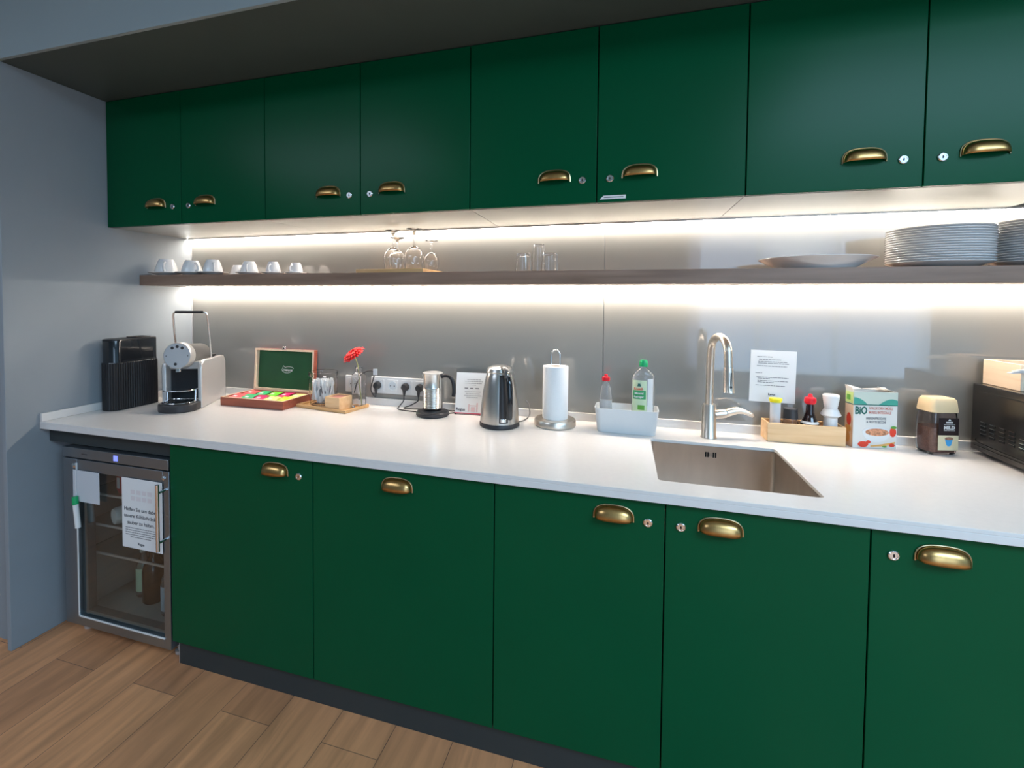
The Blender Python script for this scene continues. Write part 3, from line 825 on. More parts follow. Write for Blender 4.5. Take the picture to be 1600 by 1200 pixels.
def tea_bag(label, loc, m, rx, ry, rz):
    t = thing('tea_bag', label, 'tea bag', loc, 0, 'foil tea bags in the wooden box')
    t.rotation_euler = (R(rx), R(ry), R(rz))
    bm = nb(); n = 8; w, h = 0.056, 0.066
    top = {}; bot = {}
    for i in range(n + 1):
        for j in range(n + 1):
            x = -w / 2 + w * i / n; y = -h / 2 + h * j / n
            q = (math.sin(PI * i / n) * math.sin(PI * j / n)) ** 0.6 if 0 < i < n and 0 < j < n else 0
            top[i, j] = bm.verts.new((x, y, 0.0045 * q + 0.0002)); bot[i, j] = bm.verts.new((x, y, -0.0035 * q - 0.0002))
    for i in range(n):
        for j in range(n):
            bm.faces.new((top[i, j], top[i + 1, j], top[i + 1, j + 1], top[i, j + 1])); bm.faces.new((bot[i, j + 1], bot[i + 1, j + 1], bot[i + 1, j], bot[i, j]))
    finish(bm, 'wrapper', m, t, smooth=True)
    bm = nb(); box(bm, -0.009, 0.009, -0.016, -0.004, 0.0042, 0.0050); finish(bm, 'printed_tag', 'paper' if m != 'lime' else 'yellowf', t)
cols = [['coral', 'green1', 'magenta', 'yellowf', 'lime'], ['coral', 'green1', 'green2', 'magenta', 'yellowf']]
nm = {'coral': 'coral red', 'green1': 'emerald green', 'magenta': 'magenta', 'yellowf': 'pale yellow', 'lime': 'lime yellow', 'green2': 'bright green'}
for row in range(2):
    for k in range(5):
        cxx = 0.428 + 0.009 + (k + 0.5) * 0.065; cyy = -0.245 + (0.056 if row == 0 else 0.149)
        for lay in range(2):
            c = cols[row][k]
            lab = '%s foil tea bag, %s of its pile, %s row of the tea box' % (nm[c], ('lower one', 'upper one')[lay], ('front', 'back')[row])
            tea_bag(lab, (cxx, cyy, ZC + 0.017 + lay * 0.0175), c, 9 + random.uniform(-3, 5), random.uniform(-6, 6), random.uniform(-5, 5))

# ------------------------------------------------------------------ bamboo tray with jar, small box and flower vase
TR = R(-9.5)
t = thing('bamboo_tray', 'flat square-cornered bamboo tray under the glass jar and vase', 'tray', (0.781, -0.170, ZC + 0.0005), TR)
bm = nb(); tw, td = 0.288, 0.158
box(bm, 0, tw, 0, td, 0, 0.006); box(bm, 0, tw, 0, 0.008, 0.006, 0.014); box(bm, 0, tw, td - 0.008, td, 0.006, 0.014)
box(bm, 0, 0.008, 0.008, td - 0.008, 0.006, 0.014); box(bm, tw - 0.008, tw, 0.008, td - 0.008, 0.006, 0.014)
finish(bm, 'tray', 'bamboo', t, bevel=0.0012)
def on_tray(x, y, z=0.0068):
    v = Matrix.Rotation(TR, 4, 'Z') @ Vector((x, y, 0)); return (0.781 + v.x, -0.170 + v.y, ZC + z)
jx, jy, jz = on_tray(0.083, 0.084)
t = thing('glass_jar', 'wide clear glass jar full of white paper sticks', 'jar', (jx, jy, jz))
ro = 0.0645
bm = nb(); lathe(bm, [(0, 0), (ro * 0.80, 0), (ro * 0.9, 0.006), (ro, 0.10), (ro, 0.118), (ro * 0.93, 0.124), (ro * 0.93, 0.130), (ro * 1.02, 0.135), (ro * 1.02, 0.150), (ro * 0.97, 0.152),
                      (ro * 0.99, 0.150), (ro * 0.905, 0.132), (ro * 0.905, 0.123), (ro * 0.972, 0.117), (ro * 0.972, 0.100), (ro * 0.875, 0.007), (ro * 0.78, 0.003), (0, 0.003)], 40)
finish(bm, 'jar', 'jarthin', t, smooth=True)
ps = None
for k in range(46):
    a = random.uniform(0, 2 * PI); rb = 0.049 * math.sqrt(random.random()); a2 = a + random.uniform(-1.6, 1.6); rt = random.uniform(0.010, 0.052)
    p0 = Vector((math.cos(a) * rb, math.sin(a) * rb, random.uniform(0.010, 0.028)))
    dvec = Vector((math.cos(a2) * rt - p0.x, math.sin(a2) * rt - p0.y, 0.098)).normalized()
    if ps is None:
        ps = thing('paper_stick', 'white wrapped paper stick, one of many in the glass jar', 'sugar stick', (0, 0, 0), 0, 'white sticks in the glass jar')
        bm = nb(); loft(bm, [[Vector((x, y, z)) for x, y in rrect(-wx, wx, -0.0042 * f, 0.0042 * f, 0.0030 * f, 3)] for wx, f, z in ((0.0075, 0.25, 0), (0.007, 1, 0.010), (0.007, 1, 0.088), (0.0075, 0.25, 0.098))])
        finish(bm, 'wrapper', 'paper', ps, smooth=True)
        bm = nb(); box(bm, -0.004, 0.004, -0.0047, -0.0042, 0.03, 0.065); finish(bm, 'printed_band', 'ink', ps)
        o = ps
    else:
        o = copy_tree(ps)
    o.location = (jx + p0.x, jy + p0.y, jz + p0.z)
    d_v = dvec
    o.rotation_mode = 'QUATERNION'
    o.rotation_quaternion = d_v.to_track_quat('Z', 'Y') @ Matrix.Rotation(random.uniform(0, 3), 3, 'Z').to_quaternion()
bx_, by_, bz_ = on_tray(0.161, 0.012)
t = thing('small_wooden_box', 'small square pale wooden box in front of the flower vase', 'box', (bx_, by_, bz_), TR)
bm = nb(); q = 0.083
box(bm, 0, q, 0, 0.007, 0, 0.055); box(bm, 0, q, q - 0.007, q, 0, 0.055); box(bm, 0, 0.007, 0.007, q - 0.007, 0, 0.055); box(bm, q - 0.007, q, 0.007, q - 0.007, 0, 0.055); box(bm, 0.007, q - 0.007, 0.007, q - 0.007, 0, 0.005)
finish(bm, 'box', 'pine', t, bevel=0.001)
sb = None
for k in range(9):
    v = Matrix.Rotation(TR, 4, 'Z') @ Vector((0.0135 + 0.007 * k, 0.041, 0))
    if sb is None:
        sb = thing('sugar_sachet', 'brown sugar sachet standing in the small wooden box', 'sugar sachet', (0, 0, 0), TR, 'brown sachets in the small wooden box')
        bm = nb(); box(bm, -0.0022, 0.0022, -0.030, 0.030, 0, 0.046); finish(bm, 'wrapper', 'rose', sb, bevel=0.0008); o = sb
    else: o = copy_tree(sb)
    o.location = (bx_ + v.x, by_ + v.y, bz_ + 0.0055)
vx, vy, vz = on_tray(0.262, 0.118)
t = thing('bud_vase', 'clear square glass bottle vase holding the red flower', 'vase', (vx, vy, vz), TR)
def sq(w, z, r): return [Vector((x, y, z)) for x, y in rrect(-w, w, -w, w, r, 4)]
bm = nb(); loft(bm, [sq(0.023, 0, 0.005), sq(0.024, 0.003, 0.005), sq(0.024, 0.145, 0.006), sq(0.014, 0.158, 0.0139), sq(0.0135, 0.172, 0.0134), sq(0.0165, 0.174, 0.0164), sq(0.0165, 0.182, 0.0164),
                     sq(0.0125, 0.182, 0.0124), sq(0.0115, 0.160, 0.0114), sq(0.021, 0.143, 0.004), sq(0.0205, 0.008, 0.004)])
finish(bm, 'vase', 'thinglass', t, smooth=True)
fl = thing('gerbera_flower', 'red gerbera flower leaning out of the glass bottle vase', 'flower', (vx, vy, vz + 0.0085))
stem_pts = smooth_path([(0.014, 0.0, 0.0), (0.006, -0.004, 0.09), (-0.004, 0.0, 0.172), (-0.016, -0.006, 0.216)], 8)
bm = nb(); tube(bm, stem_pts, 0.0022, 8); finish(bm, 'stem', 'stem', fl, smooth=True)
hd = bpy.data.objects.new('flower_head', None); COL.objects.link(hd); hd.parent = fl
hd.location = (-0.020, -0.008, 0.224)
hd.rotation_mode = 'QUATERNION'
hd.rotation_quaternion = Vector((-0.38, -0.46, 0.80)).normalized().to_track_quat('Z', 'Y')
bm = nb()
for lay, (cnt, r1, lift) in enumerate(((22, 0.056, 0.0), (18, 0.048, 0.009), (14, 0.035, 0.016))):
    for i in range(cnt):
        a = 2 * PI * (i + 0.5 * lay) / cnt; ca, sa = math.cos(a), math.sin(a)
        r2 = r1 * random.uniform(0.9, 1.05); pv = []
        for s_, wd, zz in ((0.012, 0.0025, 0.0), (r2 * 0.6, 0.0062, 0.005), (r2 * 0.9, 0.0052, 0.004), (r2, 0.0008, 0.001)):
            z_ = lift + zz + random.uniform(-0.001, 0.001)
            pv.append([bm.verts.new((ca * s_ - sa * wd * k_, sa * s_ + ca * wd * k_, z_ - abs(k_) * 0.0012)) for k_ in (-1, 0, 1)])
        for p_a, p_b in zip(pv[:-1], pv[1:]):
            for k_ in range(2): bm.faces.new((p_a[k_], p_a[k_ + 1], p_b[k_ + 1], p_b[k_]))
finish(bm, 'petals', 'petal', hd, smooth=True, solid=0.0006)
bm = nb(); lathe(bm, [(0, -0.004), (0.010, -0.002), (0.013, 0.006), (0.010, 0.013), (0, 0.014)], 18); finish(bm, 'flower_centre', 'rose', hd, smooth=True)

# ------------------------------------------------------------------ sockets, plugs and cables
def socket_rail(label, x0, n, z0, w=0.071, h=0.078):
    t = thing('socket_strip', label, 'power socket', (x0, -0.0003, z0))
    bm = nb(); box(bm, 0, n * w + 0.010, -0.010, 0, 0, h); finish(bm, 'frame', 'white', t, bevel=0.002)
    for k in range(n):
        cx = 0.005 + (k + 0.5) * w
        bm = nb(); prism(bm, rrect(cx - 0.0275, cx + 0.0275, h / 2 - 0.0275, h / 2 + 0.0275, 0.003, 3), 0.0102, 0.0125, XZ)
        s = finish(bm, 'socket', 'white', t, bevel=0.0008)
        mx = Matrix.Translation((cx, -0.0126, h / 2)) @ Matrix.Rotation(R(90), 4, 'X')
        bm = nb(); lathe(bm, [(0.0215, 0.0), (0.0215, 0.0008), (0.019, 0.0008), (0.0185, 0.0002), (0, 0.0002)], 28, mx=mx); finish(bm, 'socket_well', 'caddy', s, smooth=True)
        bm = nb()
        for dx in (-0.0095, 0.0095): lathe(bm, [(0, 0.0003), (0.0028, 0.0003), (0.0028, 0.0007), (0, 0.0007)], 10, mx=Matrix.Translation((cx + dx, -0.0126, h / 2)) @ Matrix.Rotation(R(90), 4, 'X'))
        finish(bm, 'pin_holes', 'black', s)
    return t
socket_rail('white single power socket on the splashback behind the flower vase', 0.935, 1, 0.905)
socket_rail('white four-gang power socket strip on the splashback left of the milk frother', 1.072, 4, 0.907)
def plug(label, x, z, cord, tagm=False, name='power_plug', down=True):
    t = thing(name, label, 'plug', (x, -0.0140, z))
    mx = Matrix.Rotation(R(90), 4, 'X')
    bm = nb(); lathe(bm, [(0, 0), (0.0175, 0), (0.0180, 0.012), (0.0135, 0.024), (0.0, 0.026)], 24, mx=mx)
    hh = 0.030
    tube(bm, [(0, -0.016, 0), (0, -0.018, -0.02), (0, -0.018, -0.038)], [0.010, 0.0075, 0.0045], 12)
    finish(bm, 'plug_body', 'dkgrey', t, smooth=True)
    bm = nb(); tube(bm, smooth_path([(c[0] - x, c[1] + 0.0140, c[2] - z) for c in cord], 7), 0.0028, 8)
    finish(bm, 'cord', 'dkgrey', t, smooth=True)
    return t
zt = ZC + 0.0060
p1 = plug('dark angled plug with a white tag in the first socket of the long strip', 1.110, 0.946,
     [(1.110, -0.032, 0.908), (1.108, -0.036, 0.895), (1.085, -0.035, 0.93), (1.10, -0.03, 1.005), (1.06, -0.025, 1.010), (1.03, -0.020, 0.99), (1.00, -0.018, 0.95), (0.985, -0.018, 0.91)])
bm = nb(); box(bm, -0.012, 0.008, -0.024, -0.021, 0.050, 0.078); finish(bm, 'white_tag', 'paper', p1)
plug('dark plug in the third socket of the strip, its cord looping on the worktop', 1.252, 0.946,
     [(1.252, -0.032, 0.908), (1.250, -0.036, 0.885), (1.235, -0.05, zt + 0.003), (1.25, -0.085, zt), (1.30, -0.10, zt), (1.355, -0.105, zt)])
plug('dark plug in the last socket of the strip, half hidden by the frother', 1.322, 0.946,
     [(1.322, -0.032, 0.908), (1.321, -0.036, 0.89), (1.29, -0.045, 0.87), (1.262, -0.055, zt), (1.30, -0.06, zt), (1.37, -0.045, zt), (1.44, -0.035, zt), (1.49, -0.04, zt)])
t = thing('frother_cord', 'thin dark cord curling behind the acrylic sign and frother base', 'cord', (1.49, -0.045, zt))
bm = nb(); tube(bm, smooth_path([(0, 0.012, 0), (0.02, 0.0, 0), (0.010, -0.03, 0), (-0.004, -0.045, 0)], 6), 0.0026, 8); finish(bm, 'cord', 'dkgrey', t, smooth=True)

# ------------------------------------------------------------------ milk frother
t = thing('milk_frother', 'steel ribbed milk frother jug with a black handle on its base', 'milk frother', (1.425, -0.115, ZC + 0.0005))
bm = nb(); lathe(bm, [(0, 0), (0.066, 0), (0.070, 0.004), (0.070, 0.014), (0.066, 0.019), (0.045, 0.020), (0.044, 0.023), (0, 0.023)], 44)
finish(bm, 'power_base', 'dkgrey', t, smooth=True)
bm = nb(); lathe(bm, [(0, 0.0232), (0.036, 0.0232), (0.040, 0.030), (0, 0.030)], 32)
jg = finish(bm, 'jug_foot', 'black', t, smooth=True)
prof = [(0, 0.0302), (0.040, 0.0302)]
z = 0.032
while z < 0.118:
    prof += [(0.0410, z), (0.0434, z + 0.0028), (0.0410, z + 0.0056)]; z += 0.0062
prof += [(0.0405, z + 0.002), (0.0402, z + 0.030), (0.0425, z + 0.052), (0.0440, z + 0.060), (0.0420, z + 0.060), (0, z + 0.058)]
bm = nb(); lathe(bm, prof, 48)
jug = finish(bm, 'jug', 'jugmetal', t, smooth=True); ztop = z + 0.060
bm = nb(); lathe(bm, [(0, ztop - 0.0005), (0.0425, ztop - 0.0005), (0.0435, ztop + 0.003), (0.035, ztop + 0.0055), (0, ztop + 0.006)], 40)
finish(bm, 'lid', 'silver', t, smooth=True)
bm = nb(); loft(bm, [[Vector((-0.038, -0.010, ztop - 0.03)), Vector((-0.038, 0.010, ztop - 0.03)), Vector((-0.040, 0.0, ztop - 0.034))], [Vector((-0.040, -0.012, ztop)), Vector((-0.040, 0.012, ztop)), Vector((-0.053, 0.0, ztop))]])
finish(bm, 'pouring_lip', 'chrome', jug, smooth=True)
bm = nb(); tube(bm, smooth_path([(0.038, 0, ztop - 0.014), (0.056, 0.002, ztop - 0.008), (0.078, 0.004, ztop - 0.014), (0.090, 0.006, ztop - 0.036), (0.094, 0.006, ztop - 0.075), (0.091, 0.006, ztop - 0.094)], 7), [0.0075] * 14 + [0.0085] * 22, 12)
finish(bm, 'handle', 'black', t, smooth=True)

# ------------------------------------------------------------------ acrylic sign holder
t = thing('acrylic_sign', 'clear acrylic stand holding a white card between frother and kettle', 'sign', (1.507, -0.070, ZC + 0.0005), R(4))
an = R(-11)
def lean(bm, name, m, par):
    o = finish(bm, name, m, par); o.rotation_euler = (an, 0, 0); return o
bm = nb(); box(bm, 0, 0.150, -0.001, 0.002, 0.002, 0.196); hp = lean(bm, 'holder', 'acrylic', t)
bm = nb(); box(bm, 0, 0.150, -0.002, 0.045, 0, 0.002); finish(bm, 'holder_foot', 'acrylic', t)
bm = nb(); box(bm, 0.002, 0.148, -0.0022, -0.0012, 0.004, 0.180); cd = lean(bm, 'card', 'paper', t)
bm = nb(); box(bm, 0.002, 0.148, -0.0028, -0.0023, 0.004, 0.0085); finish(bm, 'red_stripe', 'inkred', cd)
lines([(0.050, 0.110, 0.150), (0.040, 0.120, 0.142), (0.040, 0.116, 0.134), (0.062, 0.090, 0.127), (0.042, 0.112, 0.098), (0.046, 0.110, 0.090), (0.040, 0.116, 0.082), (0.05, 0.1, 0.074)], 0.0018, 'ink', cd, y=-0.0023)
lines([(0.040, 0.055, 0.113), (0.064, 0.078, 0.113), (0.088, 0.104, 0.113)], 0.0045, 'ink', cd, name='printed_icons', y=-0.0023)
text('Regus', 0.017, 'inkdark', cd, (0.006, -0.0024, 0.017), bold=0.0004)
bm = nb()
for a, b2, c_, d2 in ((0.060, 0.066, 0.014, 0.046), (0.072, 0.090, 0.014, 0.034), (0.096, 0.102, 0.014, 0.052), (0.064, 0.100, 0.038, 0.041)): box(bm, a, b2, -0.0026, -0.0023, c_, d2)
finish(bm, 'faint_drawing', 'pink', cd)

# ------------------------------------------------------------------ kettle
t = thing('electric_kettle', 'brushed steel electric kettle with a black and grey handle', 'kettle', (1.738, -0.190, ZC + 0.0005), R(8))
bm = nb(); lathe(bm, [(0, 0), (0.074, 0), (0.078, 0.004), (0.078, 0.014), (0.076, 0.018), (0, 0.018)], 48); finish(bm, 'power_base', 'dkgrey', t, smooth=True)
kp = [(0.0, 0.0185), (0.0755, 0.0185), (0.0755, 0.024), (0.0740, 0.055), (0.0710, 0.090), (0.0670, 0.125), (0.0615, 0.160), (0.0560, 0.188), (0.0500, 0.208), (0.049, 0.210), (0.0, 0.210)]
bm = nb(); lathe(bm, kp, 56); kb = finish(bm, 'body', 'steel', t, smooth=True)
bm = nb(); lathe(bm, [(0, 0.2102), (0.050, 0.2102), (0.0525, 0.214), (0.048, 0.226), (0.034, 0.234), (0.0, 0.238)], 48); finish(bm, 'lid', 'steel', t, smooth=True)
def krad(z):
    for (r0, z0), (r1, z1) in zip(kp[1:-1], kp[2:]):
        if z0 <= z <= z1 and z1 > z0: return r0 + (r1 - r0) * (z - z0) / (z1 - z0)
    return 0.05
# dark gauge strip and water window under the handle, facing the viewer
def kstrip(name, m, a0, a1, z0, z1, off, par):
    bm = nb(); rows = []
    for i in range(13):
        z = z0 + (z1 - z0) * i / 12
        rows.append([bm.verts.new((math.sin(R(a)) * (krad(z) + off), -math.cos(R(a)) * (krad(z) + off), z)) for a in (a0, a0 * 0.6 + a1 * 0.4, a0 * 0.3 + a1 * 0.7, a1)])
    for a, b2 in zip(rows[:-1], rows[1:]):
        for k in range(3): bm.faces.new((a[k], a[k + 1], b2[k + 1], b2[k]))
    return finish(bm, name, m, par, smooth=True, solid=0.0012)
kstrip('gauge_strip', 'dkgrey', 5, 31, 0.026, 0.205, 0.0008, kb)
kstrip('brand_plate', 'chrome', 9, 26, 0.030, 0.042, 0.0022, kb)
# handle: grey neck from the lid, black grip running down
ha = R(27)
def hpnt(r, z, da=0.0): return (math.sin(ha + da) * r, -math.cos(ha + da) * r, z)
def ribbon(bm, pts, w, th):
    """flat-oval bar following pts in the plane at angle ha"""
    P = [Vector(p) for p in pts]; side = Vector((math.cos(ha), math.sin(ha), 0)); rg = []
    for i, p_ in enumerate(P):
        tg = (P[min(i + 1, len(P) - 1)] - P[max(i - 1, 0)]).normalized(); nn = tg.cross(side)
        ww = w[i] if isinstance(w, list) else w; tt = th[i] if isinstance(th, list) else th
        rg.append([p_ + side * ww * math.cos(2 * PI * k / 16) + nn * tt * math.sin(2 * PI * k / 16) for k in range(16)])
    return loft(bm, rg)
bm = nb(); ribbon(bm, smooth_path([hpnt(0.020, 0.226), hpnt(0.050, 0.232), hpnt(0.078, 0.222), hpnt(0.092, 0.200)], 6), 0.0125, 0.0085)
finish(bm, 'handle_neck', 'midgrey', t, smooth=True)
bm = nb(); ribbon(bm, smooth_path([hpnt(0.090, 0.205), hpnt(0.101, 0.180), hpnt(0.107, 0.140), hpnt(0.108, 0.095), hpnt(0.105, 0.058), hpnt(0.103, 0.050)], 6), 0.0115, 0.0095)
hg = finish(bm, 'handle', 'blackgloss', t, smooth=True)
bm = nb(); lathe(bm, [(0, 0), (0.0085, 0), (0.0085, 0.004), (0.006, 0.006), (0, 0.006)], 20, mx=Matrix.Translation(hpnt(0.0965, 0.213)) @ Matrix.Rotation(ha, 4, 'Z') @ Matrix.Rotation(R(55), 4, 'X'))
finish(bm, 'lid_button', 'chrome', hg, smooth=True)
bm = nb(); a, b2 = (0.018, 0.050), (0.0, 0.066)
loft(bm, [[Vector((-0.016, 0.048, 0.180)), Vector((0.016, 0.048, 0.180)), Vector((0, 0.052, 0.175))], [Vector((-0.018, 0.046, 0.207)), Vector((0.018, 0.046, 0.207)), Vector((0, 0.070, 0.207))]])
finish(bm, 'spout', 'steel', kb, smooth=True)
bm = nb(); tube(bm, smooth_path([(0.062, 0.045, 0.006), (0.090, 0.07, 0.006), (0.112, 0.105, 0.020), (0.108, 0.128, 0.055), (0.096, 0.132, 0.075)], 6), 0.0028, 8)
finish(bm, 'cord', 'midgrey', t, smooth=True)

# ------------------------------------------------------------------ paper towel holder
t = thing('paper_towel_holder', 'steel standing holder with a round base and wire loop top', 'towel holder', (1.945, -0.118, ZC + 0.0005))
bm = nb(); lathe(bm, [(0, 0), (0.077, 0), (0.081, 0.005), (0.081, 0.022), (0.077, 0.028), (0.070, 0.0295), (0, 0.0295)], 56); finish(bm, 'base', 'nickel', t, smooth=True)
bm = nb()
lp_ = [(-0.0165, 0, 0.030), (-0.0165, 0, 0.270)] + [(-0.0165 * math.cos(PI * k / 10), 0, 0.277 + 0.020 * math.sin(PI * k / 10)) for k in range(11)] + [(0.0165, 0, 0.270), (0.0165, 0, 0.030)]
tube(bm, lp_, 0.0030, 10); finish(bm, 'wire_loop', 'chrome', t, smooth=True)
t = thing('paper_towel_roll', 'white paper towel roll on the steel holder', 'paper towel', (1.945, -0.118, ZC + 0.0305))
bm = nb(); lathe(bm, [(0.0205, 0), (0.0485, 0), (0.0495, 0.003), (0.0495, 0.201), (0.0485, 0.204), (0.0205, 0.204)], 56, closed=True); finish(bm, 'paper', 'roll', t, smooth=True)
bm = nb(); lathe(bm, [(0.0190, 0.0), (0.0204, 0.0), (0.0204, 0.2045), (0.0190, 0.2045)], 32, closed=True); finish(bm, 'cardboard_core', 'pinepale', t, smooth=True)

# ------------------------------------------------------------------ washing-up caddy and bottles
t = thing('sink_caddy', 'pale blue-grey plastic caddy holding the two cleaning bottles', 'caddy', (2.213, -0.115, ZC + 0.0005), R(-1))
bm = nb()
def cr(wx, wy, z, r): return [Vector((x, y, z)) for x, y in rrect(-wx, wx, -wy, wy, r, 6)]
loft(bm, [cr(0.099, 0.046, 0.002, 0.014), cr(0.101, 0.048, 0.0, 0.016), cr(0.104, 0.050, 0.004, 0.018), cr(0.113, 0.060, 0.088, 0.022), cr(0.114, 0.061, 0.091, 0.022),
          cr(0.111, 0.058, 0.091, 0.020), cr(0.101, 0.047, 0.008, 0.016), cr(0.099, 0.045, 0.006, 0.014)], cap0=True, cap1=True)
finish(bm, 'tub', 'caddy', t, smooth=True)
t = thing('dish_soap_bottle', 'small clear soap bottle with a red cap in the caddy', 'bottle', (2.137, -0.115, ZC + 0.0085))
bm = nb()
def el(a, b, z, n=24): return [Vector((a * math.cos(2 * PI * k / n), b * math.sin(2 * PI * k / n), z)) for k in range(n)]
loft(bm, [el(0.021, 0.015, 0), el(0.023, 0.017, 0.005), el(0.023, 0.017, 0.110), el(0.019, 0.015, 0.145), el(0.017, 0.014, 0.160), el(0.0095, 0.0095, 0.170), el(0.009, 0.009, 0.178)])
finish(bm, 'bottle', 'clearpl', t, smooth=True)
bm = nb(); loft(bm, [el(0.0185, 0.0145, 0.006), el(0.020, 0.015, 0.105)]); finish(bm, 'soap', 'white', t, smooth=True)
bm = nb(); lathe(bm, [(0, 0.1782), (0.014, 0.1782), (0.0150, 0.184), (0.0145, 0.192), (0.007, 0.195), (0.006, 0.203), (0, 0.204)], 22); finish(bm, 'cap', 'red', t, smooth=True)
t = thing('cleaner_bottle', 'large clear cleaner bottle with a green cap and green label', 'bottle', (2.272, -0.105, ZC + 0.0085), R(2))
bm = nb()
loft(bm, [el(0.036, 0.020, 0), el(0.040, 0.023, 0.006), el(0.041, 0.024, 0.10), el(0.041, 0.024, 0.195), el(0.038, 0.022, 0.210), el(0.022, 0.016, 0.226), el(0.013, 0.012, 0.232), el(0.0125, 0.0125, 0.238)])
finish(bm, 'bottle', 'clearpl', t, smooth=True)
bm = nb(); lathe(bm, [(0, 0.2382), (0.0155, 0.2382), (0.0158, 0.243), (0.0150, 0.256), (0.012, 0.262), (0, 0.263)], 24); finish(bm, 'cap', 'greencap', t, smooth=True)
def curved(name, m, x0, x1, z0, z1, par, off=0.001, a=0.041, b=0.024, n=8):
    bm = nb(); rows = []
    for z in (z0, z1):
        rows.append([bm.verts.new((x, -(b + off) * math.sqrt(max(0, 1 - (x / (a + off)) ** 2)), z)) for x in [x0 + (x1 - x0) * i / n for i in range(n + 1)]])
    for i in range(n): bm.faces.new((rows[0][i], rows[0][i + 1], rows[1][i + 1], rows[1][i]))
    return finish(bm, name, m, par, smooth=True)
lb = curved('label', 'label_g', -0.0385, 0.012, 0.070, 0.188, t)
lb['label'] = 'pale green label with a dark green panel'
curved('label_panel', 'label_g2', -0.036, 0.008, 0.118, 0.150, lb, 0.0016)
curved('label_back', 'white', 0.014, 0.034, 0.010, 0.195, t, 0.0008)
curved('label_picture', 'leaf', -0.020, 0.004, 0.078, 0.096, lb, 0.0018)
text('Frosch', 0.0125, 'strawb', lb, (-0.034, -0.0262, 0.153), bold=0.0003, sx=0.95, ext=0.0006)
text('Mineral', 0.0105, 'white', lb, (-0.032, -0.0275, 0.137), bold=0.0002, ext=0.0006)
text('Reiniger', 0.0105, 'white', lb, (-0.034, -0.0275, 0.124), bold=0.0002, ext=0.0006)
bm = nb(); lathe(bm, [(0, 0), (0.0065, 0), (0.004, 0.0105), (0, 0.0105)], 12, cx=-0.016, cy=-0.0262, cz=0.166)
for v in bm.verts: v.co.y = -0.0262 + (v.co.y + 0.0262) * 0.12
finish(bm, 'label_emblem', 'tealdark', lb)

# ------------------------------------------------------------------ tap
t = thing('kitchen_tap', 'brushed nickel swan-neck kitchen tap behind the sink', 'tap', (2.499, -0.112, ZC + 0.0005), R(12))
bm = nb(); lathe(bm, [(0, 0), (0.0275, 0), (0.0275, 0.003), (0.0255, 0.006), (0.0225, 0.118), (0.0215, 0.122), (0, 0.122)], 36); finish(bm, 'column', 'nickel', t, smooth=True)
pts = [(0, 0, 0.1222), (0.0, 0, 0.18), (0.0, -0.002, 0.26), (0.0, -0.006, 0.310)]
for k in range(0, 13):
    a = PI * k / 12; pts.append((0.0, -0.076 + 0.070 * math.cos(a), 0.318 + 0.052 * math.sin(a)))
pts = pts[:4] + pts[5:]
bm = nb(); tube(bm, smooth_path(pts + [(0, -0.151, 0.275)], 5), 0.0130, 22); finish(bm, 'neck', 'nickel', t, smooth=True)
bm = nb(); tube(bm, [(0, -0.1512, 0.274), (0, -0.155, 0.235), (0, -0.159, 0.196), (0, -0.1592, 0.193)], [0.0145, 0.0155, 0.0165, 0.0175], 22); sp = finish(bm, 'spray_head', 'nickel', t, smooth=True)
bm = nb(); box(bm, -0.003, 0.003, -0.1765, -0.1735, 0.210, 0.216); box(bm, -0.0012, 0.0012, -0.1760, -0.1735, 0.200, 0.260); finish(bm, 'spray_button', 'dkgrey', sp)
bm = nb(); tube(bm, [(0.018, -0.002, 0.084), (0.056, -0.004, 0.090)], [0.0175, 0.0160], 20); lv = finish(bm, 'lever_hub', 'nickel', t, smooth=True)
bm = nb(); rg = []
for x, z, wy, wz in ((0.0565, 0.091, 0.0155, 0.0155), (0.075, 0.097, 0.0155, 0.0155), (0.095, 0.102, 0.0165, 0.0135), (0.115, 0.099, 0.0170, 0.0105), (0.132, 0.092, 0.0170, 0.0090), (0.146, 0.086, 0.015, 0.0090), (0.151, 0.084, 0.009, 0.005)):
    rg.append([Vector((x, -0.004 + wy * math.cos(2 * PI * k / 20), z + wz * math.sin(2 * PI * k / 20))) for k in range(20)])
loft(bm, rg); finish(bm, 'lever', 'nickel', t, smooth=True)

# ------------------------------------------------------------------ notice on the splashback
s = sheet('wall_notice', 'white printed notice taped to the splashback behind the tap lever', 'notice', (2.651, -0.0008, 0.974), 0.150, 0.192, roll=R(0.8))
lines([(0.022, 0.072, 0.168), (0.028, 0.100, 0.158), (0.026, 0.120, 0.150), (0.026, 0.126, 0.144), (0.022, 0.120, 0.134), (0.018, 0.04, 0.108), (0.022, 0.126, 0.092), (0.026, 0.066, 0.087), (0.026, 0.126, 0.079), (0.026, 0.08, 0.073), (0.020, 0.116, 0.062)], 0.0022, 'ink', s, y=-0.0006)
text('Regus', 0.010, 'inkdark', s, (0.074, -0.0008, 0.026), align='CENTER', bold=0.0003)

